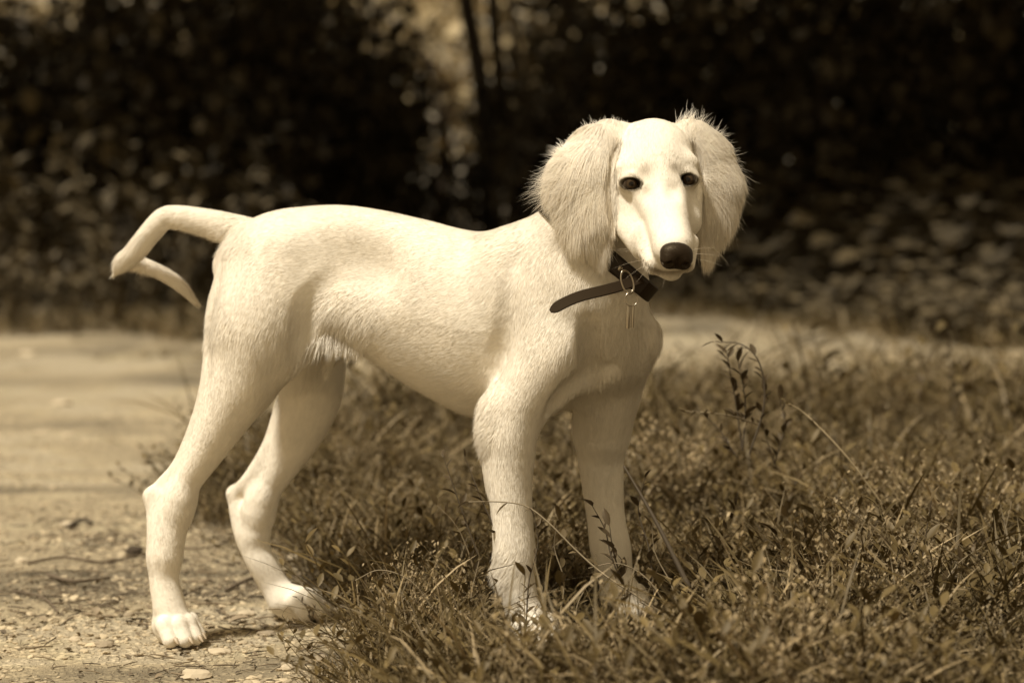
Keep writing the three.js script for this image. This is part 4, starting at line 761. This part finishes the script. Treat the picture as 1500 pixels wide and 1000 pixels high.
// weeds and low leaves along the foot of the bushes
{
  const R = rng(77), shapes = [0, 1, 2].map(i => { const L = new Leaves(), one = [1, 1, 1]; const stems = new Leaves(); for (let j = 0; j < 9; j++) { const b = rand3(R).multiplyScalar(.22), d = rand3(R).multiplyScalar(.6).add(V3(0, 1, 0)).normalize(), h = .45 + .4 * R(), pts = []; for (let k = 0; k <= 6; k++) pts.push(b.clone().addScaledVector(d, h * k / 6)); stems.stem(pts, .004, [.8, .8, .8], 4); for (let k = 1; k <= 6; k++) for (let e = 0; e < 2; e++) { const t = .6 + .8 * R(), l = .075 + .06 * R(); L.leaf(pts[k], rand3(R, (R() - .2) * .6), V3(0, 1, 0), l, l * .5, one.map(q => q * t)); } } return [L.geometry(), stems.geometry()]; });
  const spots = [[-60, 10.6, 1.2], [15, 10.2, 1.0], [95, 10.7, 1.15], [150, 10.1, .85], [225, 10.5, .95], [290, 10.1, .75], [350, 10.6, .9], [430, 10.3, .7], [40, 11.3, 1.45], [180, 11.3, 1.35], [310, 11.3, 1.15], [-10, 9.9, .6], [215, 9.8, .5], [20, 8.9, .42], [118, 8.6, .36], [262, 8.8, .40], [168, 9.1, .5], [68, 9.2, .46]];
  const names2 = ['tall leafy weed cut by the left edge', 'leafy weed nearest the left edge', 'tall leafy weed left of the tail', 'low leafy weed under the bend of the tail', 'leafy weed right behind the tail tip', 'low leafy weed between tail and hind leg', 'leafy weed hidden behind the rump', 'low leafy weed hidden behind the belly', 'tallest leafy weed against the dark bushes at the left', 'tall leafy weed standing above the tail bend', 'tall leafy weed behind the root of the tail', 'small weed at the path edge by the left edge', 'small weed at the path edge below the tail', 'little weed out on the path by the left edge', 'little weed out on the path, nearest of the small ones', 'little weed on the path just left of the rump', 'little weed on the path below the bend of the tail', 'little weed between the left edge and the tail'];
  spots.forEach(([px, D, s], i) => { const x = X(px, D), t = thing('leafy_weed', V3(x, height(x, -D) - .01, -D), names2[i], 'weed'); t.scale.setScalar(s); t.rotation.y = i * 1.3; mesh('leaves', shapes[i % 3][0], midLeafM, t); mesh('stem', shapes[i % 3][1], midLeafM, t); });
  // ground cover of broad leaves under the bushes
  const L = new Leaves(); for (let j = 0; j < 12; j++) { const d = rand3(R).normalize(), h = .10 + .22 * R(), b = rand3(R).multiplyScalar(.22), q = b.clone().add(V3(d.x * .05, h, d.z * .05)); L.stem([b, q], .003, [.8, .8, .8], 3); const t = .55 + .9 * R(), l = .08 + .05 * R(); L.leaf(q, d.add(V3(0, -.1 + .4 * R(), 0)), V3(0, 1, .25), l, l * .72, [t, t, t], .2); }
  const g = L.geometry(), N = 700, im = new THREE.InstancedMesh(g, midLeafM, N), m4 = new THREE.Matrix4(), q = new THREE.Quaternion(), col = new THREE.Color(); im.name = 'ground_cover'; im.castShadow = im.receiveShadow = true;
  for (let i = 0; i < N; i++) { const px = 930 + R() * 850, x0 = X(px, 10), D = bankAt(x0) + 3.4 * Math.pow(R(), 1.15) - .25, x = X(px, D), s = (.6 + .9 * R()) * (.5 + .75 * smooth(0, 1.8, D - bankAt(x))); q.setFromAxisAngle(V3(0, 1, 0), R() * 6.283); m4.compose(V3(x, height(x, -D) - .01, -D), q, V3(s, s * (.8 + .5 * R()), s)); im.setMatrixAt(i, m4); const t = .7 + .6 * R(); im.setColorAt(i, col.setRGB(t, t, t)); }
  im.userData.kind = 'stuff'; tag(im, 'low broad-leaved ground cover along the foot of the dark bushes', 'ground cover'); scene.add(im);
  // short grass and weeds fringing the far side of the path
  { const sp = []; for (let i = 0; i < 4000 && sp.length < 420; i++) { const D = 6.0 + 3.6 * R(), x = (R() - .5) * D * .62; if (edgeNoise(x, -D) > 0 || NZ(x * 1.2, D * 2.4, 40) + .25 * smooth(7.6, 9.4, D) + .12 * smooth(0, 1.5, x) < .22) continue; sp.push([x, -D]); }
    [0, 4, 7].forEach((kk, j) => { const mine = sp.filter((_, i) => i % 3 === j), f = new THREE.InstancedMesh(kinds[kk][1], leafM, mine.length); f.name = numbered('path_grass'); f.castShadow = f.receiveShadow = true; mine.forEach(([x, z], i) => { const s = .5 + .6 * R(); q.setFromAxisAngle(V3(0, 1, 0), R() * 6.283); m4.compose(V3(x, height(x, z) - .004, z), q, V3(s * 1.4, s * .8, s * 1.4)); f.setMatrixAt(i, m4); const t = .8 + .6 * R(); f.setColorAt(i, col.setRGB(t, t, t)); }); f.userData.kind = 'stuff'; tag(f, 'thin low grass growing in patches on the far part of the path', 'grass'); scene.add(f); }); }
  const fr = kinds.filter(k => k[0] !== 'seed_grass').map(k => k[1]); const per = 420;
  fr.slice(0, 5).forEach((gg, k) => { const f = new THREE.InstancedMesh(gg, leafM, per); f.name = numbered('fringe_grass'); f.castShadow = f.receiveShadow = true; for (let i = 0; i < per; i++) { const x = (R() - .5) * 9, D = bankAt(x) - .75 + 1.3 * R() + .7 * NZ(x * 1.7, 2), s = 1.0 + 1.6 * R() * R(); q.setFromAxisAngle(V3(0, 1, 0), R() * 6.283); m4.compose(V3(x, height(x, -D) - .01, -D), q, V3(s, s, s)); f.setMatrixAt(i, m4); const t = .7 + .6 * R(); f.setColorAt(i, col.setRGB(t, t, t)); } f.userData.kind = 'stuff'; tag(f, 'rough short grass fringing the far side of the path', 'grass'); scene.add(f); });
}
// ------------------------------------------------------------------ small things on the path
const onGround = (px, py) => { let p = onPlane(px, py, -.02); for (let i = 0; i < 6; i++) p = onPlane(px, py, height(p.x, p.z)); return p; };
function pebbleGeometry(seed, flat = .6) { const g = new THREE.IcosahedronGeometry(1, 2), a = g.attributes.position, n = V3(0, 0, 0); for (let i = 0; i < a.count; i++) { n.fromBufferAttribute(a, i); const k = 1 + .30 * NZ(n.x * 1.1 + seed, n.y * 1.1, n.z * 1.1) + .12 * NZ(n.x * 3 + seed, n.y * 3, n.z * 3); a.setXYZ(i, n.x * k * 1.15, n.y * k * flat, n.z * k); } g.computeVertexNormals(); return g; }
const stoneM = new THREE.MeshStandardMaterial({ color: sepia(.46, .38, .26), roughness: 0.9 });
const stoneM2 = new THREE.MeshStandardMaterial({ color: sepia(.28, .225, .15), roughness: 0.95 });
{
  const R = rng(41), m4 = new THREE.Matrix4(), q = new THREE.Quaternion(), col = new THREE.Color(), e = new THREE.Euler();
  for (const [name, g, n, lo, hi, lab] of [['gravel', pebbleGeometry(1, .6), 5200, .0012, .0042, 'fine gravel strewn over the dirt path'], ['gravel', pebbleGeometry(9, .45), 2600, .002, .0065, 'fine flat gravel strewn over the dirt path']]) {
    const list = []; while (list.length < n) { const D = 2.15 + 3.4 * Math.pow(R(), 1.6), x = -.30 * D + R() * .42 * D, z = -D; if (edgeNoise(x, z) > .05) continue; if (NZ(x * 4, z * 4, 21) < -.25 + R() * .3) continue; list.push([x, z]); }
    const im = new THREE.InstancedMesh(g, new THREE.MeshStandardMaterial({ color: sepia(.42, .345, .23), roughness: .92 }), n); im.name = numbered(name); im.castShadow = im.receiveShadow = true;
    list.forEach(([x, z], i) => { const s = lerp(lo, hi, Math.pow(R(), 2.2)); q.setFromEuler(e.set((R() - .5) * .6, R() * 6.28, (R() - .5) * .6)); m4.compose(V3(x, height(x, z) + s * .15, z), q, V3(s * (.8 + .5 * R()), s, s)); im.setMatrixAt(i, m4); const t = .55 + .75 * R(); im.setColorAt(i, col.setRGB(t, t * .99, t * .96)); });
    im.userData.kind = 'stuff'; tag(im, lab, 'gravel'); scene.add(im);
  }
  // litter: bits of stalk and leaf
  const L = new Leaves(); L.leaf(V3(-.5, 0, 0), V3(1, .05, 0), V3(0, 1, 0), 1, .45, [1, 1, 1], .5); const flake = L.geometry(), bit = tube([V3(-.5, 0, 0), V3(0, .03, .03), V3(.5, 0, 0)], [.03, .035, .02], 4);
  for (const [g, n, lo, hi, dark] of [[flake, 1500, .006, .018, 0], [bit, 1500, .010, .045, 1]]) {
    const list = []; let guard = 0; while (list.length < n && guard++ < 200000) { const py = 700 + 290 * R(), px = -40 + 680 * R(), p = onPlane(px, py, -.02); if (edgeNoise(p.x, p.z) > .12) continue; const band = Math.exp(-Math.pow((py - 815) / 65, 2)) + .14; if (R() > band * smooth(-60, 120, px) * (.35 + 1.1 * smooth(-.2, .3, NZ(p.x * 6, p.z * 6, 2)))) continue; list.push([p.x, p.z]); }
    const im = new THREE.InstancedMesh(g, new THREE.MeshStandardMaterial({ color: sepia(.20, .15, .09), roughness: .9, side: THREE.DoubleSide }), list.length); im.name = numbered('litter'); im.castShadow = im.receiveShadow = true;
    list.forEach(([x, z], i) => { const s = lerp(lo, hi, R() * R()); q.setFromEuler(e.set((R() - .5) * .5, R() * 6.28, (R() - .5) * .5)); m4.compose(V3(x, height(x, z) + .0025, z), q, V3(s, s, s)); im.setMatrixAt(i, m4); const t = .3 + .9 * R(); im.setColorAt(i, col.setRGB(t, t, t)); });
    im.userData.kind = 'stuff'; tag(im, dark ? 'broken bits of dry stalk littering the path under the puppy' : 'crumbled dry leaves littering the path under the puppy', 'litter'); scene.add(im);
  }
  // stones one can pick out, and white ones added as sun flecks
  const shapes = [pebbleGeometry(3, .45), pebbleGeometry(5, .6), pebbleGeometry(8, .35)];
  for (const [px, py, wpx, s, pale, label] of [
    [286, 992, 22, 0, 1, 'pale flat stone at the bottom edge of the picture, below the near hind paw'], [322, 956, 16, 2, 1, 'pale flat stone just right below the near hind paw'], [110, 938, 9, 1, 1, 'small pale pebble in front of the near hind paw, to its left'], [152, 946, 13, 0, 0, 'dull pebble left of the near hind paw'],
    [188, 902, 8, 1, 0, 'small dull pebble left of the near pastern'], [32, 823, 10, 1, 1, 'pale pebble on the left edge of the litter band'], [98, 770, 12, 0, 1, 'pale pebble beside a dark bit of bark on the path'], [360, 900, 14, 2, 1, 'flat pale stone between the two hind paws'], [390, 930, 12, 0, 0, 'dull stone before the far hind paw'], [470, 968, 13, 1, 0, 'dull stone at the foot of the verge, bottom centre'],
    [545, 838, 15, 2, 1, 'pale flat stone behind the far hind paw at the verge'], [428, 820, 17, 2, 1, 'pale flat stone in the bare spot right of the far hock'], [505, 832, 12, 0, 1, 'pale stone in the bare spot beside the verge'], [90, 592, 15, 2, 1, 'white flat disc added as a sun fleck far back on the path'], [60, 636, 11, 2, 1, 'white flat disc added as a sun fleck on the path, nearer than the other white one'], [100, 638, 10, 2, 1, 'white flat disc added as a sun fleck right of its neighbour on the path'], [40, 520, 14, 2, 1, 'broad pale disc added as a sun fleck at the far side of the path by the left edge'], [420, 980, 11, 1, 1, 'small pale pebble near the bottom edge, left of the grass']]) {
    const p = onGround(px, py), D = -p.z, r = wpx / F * D, o = mesh('stone', shapes[s], pale ? stoneM : stoneM2); o.position.set(p.x, p.y + r * .12, p.z); o.scale.setScalar(r); o.rotation.y = px * .37; tag(o, label, 'stone');
  }
  const barkBit = new THREE.MeshStandardMaterial({ color: sepia(.055, .04, .025), roughness: 1 }), twigM = new THREE.MeshStandardMaterial({ color: sepia(.12, .088, .055), roughness: .9 });
  for (const [pts, r, label] of [[[[40, 828], [90, 822], [150, 826], [205, 815]], .0024, 'long thin twig across the path left of the near hind hock'], [[[70, 846], [110, 858], [160, 850]], .003, 'crooked dark twig lying below the long one at the left'], [[[330, 868], [380, 850], [430, 845]], .0028, 'dark twig in front of the far hind leg'], [[[425, 850], [470, 842], [500, 848]], .0022, 'thin twig right of the far hind leg'], [[[100, 775], [120, 768], [135, 770]], .004, 'short dark bit of bark by a pale pebble'], [[[225, 800], [300, 808], [345, 790]], .002, 'thin twig between the two hind legs'], [[[20, 868], [60, 880], [85, 900]], .0018, 'thin twig close to the left edge of the path'], [[[500, 893], [560, 884], [615, 893]], .0026, 'dark twig reaching from the verge to the far hind paw'], [[[250, 722], [300, 716], [335, 724]], .0028, 'dark twig behind the near hind hock']]) {
    const c = pts.map(([x, y], i) => onGround(x, y).add(V3(0, r + .001 + (i === 1 ? .003 : 0), 0))), o = c[0].clone(), t = mesh('twig', tube(c.map(p => p.sub(o)), c.map((_, i) => r * (1 - .35 * i / c.length)), 6, 14), r > .0035 ? barkBit : twigM); t.position.copy(o); tag(t, label, 'twig');
  }
  { const p = onGround(196, 812), g = pebbleGeometry(14, .7), o = mesh('bark_lump', g, barkBit); o.position.copy(p).add(V3(0, .006, 0)); o.scale.set(.012, .011, .009); tag(o, 'dark lump of bark beside the near hind hock', 'bark'); }
  const leafDry = new THREE.MeshPhysicalMaterial({ color: sepia(.26, .20, .125), roughness: .8, side: THREE.DoubleSide, vertexColors: true }), LL = new Leaves(); LL.leaf(V3(-.5, 0, 0), V3(1, .25, 0), V3(0, 1, 0), 1, .55, [1, 1, 1], .55); const dl = LL.geometry();
  for (const [px, py, w, a, label] of [[350, 914, 34, .3, 'dry curled leaf on the path between the hind paws'], [140, 900, 24, 1.8, 'dry leaf left of the near hind paw'], [60, 912, 20, 2.6, 'dry leaf near the left edge of the path'], [300, 858, 26, 4.0, 'dry leaf lying behind the near hind paw'], [535, 915, 26, 5.2, 'dry leaf at the edge of the grass, right of the far hind paw'], [1165, 978, 52, .2, 'broad pale leaf lying in the grass at the bottom of the picture'], [1215, 975, 40, 1.1, 'broad leaf beside the pale one at the bottom of the picture'], [820, 838, 44, .5, 'broad withered leaf between the two front legs'], [1302, 700, 20, 2.2, 'small bright leaf in the middle of the right-hand grass']]) {
    const p = onGround(px, py), s = w / F * -p.z, o = mesh('dry_leaf', dl, leafDry); o.position.copy(p).add(V3(0, px > 600 ? .028 : .004, 0)); o.scale.setScalar(s); o.rotation.set(px > 600 ? .5 : .1, a, .1); tag(o, label, 'leaf');
  }
}
// ------------------------------------------------------------------ taller weeds one can tell apart
{
  const R = rng(97), unit = [0, 1, 2].map(i => { const L = new Leaves(), t = [.85, 1, 1.2][i]; L.leaf(V3(0, 0, 0), V3(1, 0, 0), V3(0, 1, 0), 1, .36 + .05 * i, [t, t, t], .3); return L.geometry(); }), budG = unit[2].clone();
  const lm = new THREE.MeshPhysicalMaterial({ vertexColors: true, color: sepia(.135, .098, .048), roughness: .5, specularIntensity: .5, specularColor: sepia(1, .78, .45), transmission: .3, thickness: 0, side: THREE.DoubleSide }), lm2 = lm.clone(); lm2.color.setRGB(.075, .052, .026); const lm3 = lm.clone(); lm3.color.setRGB(.24, .185, .10);
  const stemM = new THREE.MeshStandardMaterial({ color: sepia(.20, .155, .09), roughness: .7 }), stemD = new THREE.MeshStandardMaterial({ color: sepia(.075, .055, .032), roughness: .7 });
  function sprig(name, label, category, paths, { r = .0011, leaf = 22, step = 17, m = lm, sm = stemM, tipBuds = 0, from = .12 } = {}) {
    const base = at(...paths[0][0]), t = thing(name, base, label, category);
    for (const path of paths) {
      const pts = path.map(a => at(...a).sub(base)), curve = new THREE.CatmullRomCurve3(pts, false, 'centripetal'), len = curve.getLength(), D = path[0][2], stepM = step / F * D;
      mesh('stem', tube(curve.getPoints(22), Array.from({ length: 23 }, (_, i) => r * (1.1 - .65 * i / 22)), 5), sm, t);
      if (!leaf) continue;
      for (let s = len * from, k = 0; s < len + stepM * .4; s += stepM * (.7 + .6 * R()), k++) {
        const u = Math.min(1, s / len), p = curve.getPointAt(u), tan = curve.getTangentAt(u), side = rand3(R).cross(tan).normalize(), dir = side.multiplyScalar(.85).addScaledVector(tan, u > .97 ? 2 : .8).add(V3(0, .15, 0)).normalize();
        const x = dir, y0 = V3(0, 1, 0).add(rand3(R).multiplyScalar(1.2)), z = x.clone().cross(y0).normalize(), y = z.clone().cross(x), l = leaf / F * D * (.55 + .65 * R());
        const o = mesh('leaf', unit[k % 3], m, t); o.position.copy(p); o.quaternion.setFromRotationMatrix(new THREE.Matrix4().makeBasis(x, y, z)); o.scale.setScalar(l);
      }
      for (let b = 0; b < tipBuds; b++) { const u = 1 - .28 * b / tipBuds, p = curve.getPointAt(u), o = mesh('bud', unit[b % 3], lm3, t), d = rand3(R).add(curve.getTangentAt(u)).normalize(); o.position.copy(p); o.quaternion.setFromUnitVectors(V3(1, 0, 0), d); o.scale.setScalar(.006 + .003 * R()); }
    }
  }
  const K = 'knotweed_sprig';
  sprig(K, 'thin arching sprig that crosses the near front leg and runs down to the right', 'weed', [[[991, 912, 2.36], [932, 872, 2.37], [883, 840, 2.39], [845, 807, 2.405], [802, 764, 2.42], [770, 741, 2.435], [732, 735, 2.44], [686, 735, 2.44]]], { r: .0013, leaf: 26, step: 29, sm: stemM });
  sprig(K, 'upright sprig with dark oval leaves in front of the near front paw', 'weed', [[[767, 962, 2.40], [771, 905, 2.41], [775, 850, 2.415], [788, 796, 2.42], [783, 760, 2.42]]], { leaf: 24, step: 21, m: lm2, sm: stemD });
  sprig(K, 'sprig with broad dark leaves in front of the far front leg', 'weed', [[[912, 856, 2.48], [895, 813, 2.485], [886, 775, 2.49], [865, 736, 2.49]], [[912, 856, 2.48], [897, 800, 2.48], [893, 770, 2.48]]], { leaf: 30, step: 22, m: lm2, sm: stemD });
  sprig(K, 'dark-leaved sprig standing left of the near front leg', 'weed', [[[700, 812, 2.52], [672, 735, 2.525], [648, 664, 2.53]]], { leaf: 22, step: 18, m: lm2, sm: stemD });
  sprig(K, 'short sprig close against the near front leg on its left', 'weed', [[[735, 800, 2.50], [705, 730, 2.505], [680, 668, 2.51]]], { leaf: 20, step: 19, m: lm2, sm: stemD });
  sprig(K, 'tall bushy sprig on the right, upright, with dark upward leaves', 'weed', [[[1088, 660, 2.86], [1078, 590, 2.86], [1064, 512, 2.86]], [[1088, 660, 2.86], [1092, 590, 2.86], [1082, 530, 2.86]]], { leaf: 27, step: 8, m: lm2, sm: stemD, r: .0014, from: .3 });
  sprig(K, 'tall sprig on the right that arches over to the left at its top', 'weed', [[[1098, 665, 2.80], [1120, 590, 2.80], [1112, 530, 2.80], [1088, 505, 2.80], [1048, 500, 2.80]]], { leaf: 26, step: 12, m: lm2, sm: stemD, r: .0014, from: .25 });
  sprig('seed_stalk', 'level stalk with a dark seed tip right of the far front leg', 'weed', [[[1112, 622, 2.85], [1060, 607, 2.76], [1004, 602, 2.75]]], { leaf: 14, step: 26, tipBuds: 9 });
  sprig('seed_stalk', 'pale jointed grass stalk slanting down to the right in the middle of the grass', 'grass stalk', [[[1290, 735, 2.78], [1240, 668, 2.78], [1200, 625, 2.79], [1172, 600, 2.80], [1150, 588, 2.80]]], { r: .0013, leaf: 9, step: 11, tipBuds: 8, sm: new THREE.MeshStandardMaterial({ color: sepia(.34, .265, .15), roughness: .6 }) });
  sprig('seed_stalk', 'thin pale stalk slanting across the lower right grass', 'grass stalk', [[[1320, 800, 2.6], [1240, 745, 2.6], [1195, 720, 2.6]]], { r: .0011, leaf: 12, step: 60 });
  sprig('grass_blade', 'long dark blade leaning left beside the far front leg', 'grass blade', [[[1010, 860, 2.42], [962, 765, 2.44], [914, 682, 2.46]]], { r: .0030, leaf: 0, sm: stemD });
  sprig(K, 'tall weed at the right edge with a pale bud on top', 'weed', [[[1397, 610, 4.3], [1394, 540, 4.3], [1391, 482, 4.3]], [[1397, 610, 4.3], [1412, 560, 4.3], [1408, 520, 4.3]]], { leaf: 24, step: 17, m: lm2, sm: stemD, r: .0018, tipBuds: 5, from: .3 });
  sprig(K, 'weed with dark leaves left of the tall one at the right edge', 'weed', [[[1352, 610, 4.2], [1350, 565, 4.2], [1362, 532, 4.2]]], { leaf: 22, step: 15, m: lm2, sm: stemD, r: .0015 });
  sprig(K, 'leafy sprig at the left of the near front leg, reaching half way up the shin', 'weed', [[[712, 905, 2.46], [690, 820, 2.46], [668, 770, 2.46], [640, 740, 2.46]]], { leaf: 24, step: 17, m: lm });
  sprig(K, 'pale-leaved sprig between the two front legs', 'weed', [[[820, 905, 2.5], [826, 850, 2.51], [812, 800, 2.52], [818, 760, 2.52]]], { leaf: 25, step: 18, m: lm });
  sprig(K, 'leaning sprig crossing low in front of the far front leg', 'weed', [[[985, 900, 2.45], [945, 845, 2.46], [905, 825, 2.47], [862, 832, 2.48]]], { leaf: 24, step: 20, m: lm });
  sprig(K, 'sprig with dark leaves right against the far front leg', 'weed', [[[960, 880, 2.52], [950, 800, 2.53], [935, 745, 2.54], [945, 700, 2.54]]], { leaf: 22, step: 17, m: lm2, sm: stemD });
  sprig(K, 'bushy sprig right of the tall arching one, half its height', 'weed', [[[1135, 680, 2.9], [1150, 620, 2.9], [1142, 585, 2.9]], [[1135, 680, 2.9], [1120, 630, 2.9]]], { leaf: 22, step: 12, m: lm2, sm: stemD });
  sprig(K, 'sprig left of the tall upright one, leaning away from it', 'weed', [[[1080, 670, 2.88], [1050, 625, 2.88], [1022, 600, 2.88]]], { leaf: 22, step: 13, m: lm2, sm: stemD });
  for (let i = 0; i < 24; i++) {
    const D = 2.40 + 2.2 * R() * R(), px = 930 + 620 * R(), x = (px - 750) / F * D, b = V3(x, height(x, -D), -D), [bx, by] = toPx(b), h = (.07 + .11 * R()) * F / D, lean = (R() - .5) * 1.1;
    if (edgeNoise(x, -D) < .1) continue;
    const path = [[bx, by, D], [bx + lean * h * .3, by - h * .5, D], [bx + lean * h, by - h * (.8 + .2 * R()), D + (R() - .5) * .05]];
    sprig(K, 'slender sprig rising among the grass on the right side of the picture', 'weed', [path], { leaf: 20 * 2.5 / D, step: 15 * 2.5 / D, m: R() < .5 ? lm2 : lm, sm: R() < .5 ? stemD : stemM, r: .001, from: .35 });
    scene.children[scene.children.length - 1].userData.group = 'slender sprigs scattered through the grass';
  }
  sprig(K, 'tiny sprig in front of the far hind paw', 'weed', [[[456, 912, 2.66], [449, 890, 2.66], [436, 876, 2.66]], [[456, 912, 2.66], [462, 885, 2.66]]], { leaf: 15, step: 9, m: lm2, sm: stemD, r: .0008 });
  sprig(K, 'tiny sprig right in front of the toes of the far hind paw', 'weed', [[[478, 912, 2.66], [480, 888, 2.66], [474, 872, 2.66]]], { leaf: 13, step: 9, m: lm, r: .0008 });
  sprig(K, 'sprig leaning left at the edge of the grass, bottom centre', 'weed', [[[640, 985, 2.33], [600, 925, 2.34], [588, 872, 2.35]]], { leaf: 24, step: 18 });
  sprig(K, 'sprig arching to the left over the bare ground beside the verge', 'weed', [[[640, 900, 2.45], [600, 850, 2.45], [555, 835, 2.45], [520, 850, 2.45]]], { leaf: 22, step: 22, m: lm2 });
  sprig(K, 'low sprig sprawling right of the twig by the far hind paw', 'weed', [[[690, 960, 2.36], [640, 925, 2.36], [585, 925, 2.37], [548, 905, 2.38]]], { leaf: 22, step: 22 });
  sprig(K, 'leafy sprig standing left of the near front paw', 'weed', [[[700, 950, 2.40], [690, 880, 2.41], [702, 820, 2.42]], [[700, 950, 2.40], [670, 890, 2.41], [655, 850, 2.41]]], { leaf: 22, step: 17, m: lm });
  sprig(K, 'leafy sprig right of the near front paw', 'weed', [[[850, 960, 2.38], [845, 890, 2.39], [865, 850, 2.40]], [[850, 960, 2.38], [822, 900, 2.39]]], { leaf: 24, step: 18 });
  sprig(K, 'sprig with pale leaves below the chest, right of the far front paw', 'weed', [[[1000, 930, 2.42], [985, 860, 2.44], [960, 810, 2.45], [955, 770, 2.45]]], { leaf: 22, step: 18 });
  sprig(K, 'curved sprig in the lower right corner of the grass', 'weed', [[[1400, 985, 2.34], [1370, 900, 2.36], [1400, 830, 2.38], [1440, 800, 2.4]]], { leaf: 26, step: 24, m: lm2 });
  sprig(K, 'leafy sprig in the grass midway along the bottom right', 'weed', [[[1130, 900, 2.46], [1150, 830, 2.48], [1135, 770, 2.5]], [[1130, 900, 2.46], [1105, 840, 2.48]]], { leaf: 22, step: 19, m: lm2 });
  sprig(K, 'leafy sprig in the grass below the right-hand stalk', 'weed', [[[1260, 840, 2.55], [1240, 780, 2.57], [1255, 730, 2.58]]], { leaf: 22, step: 19, m: lm });
}
renderer.render(scene, camera);
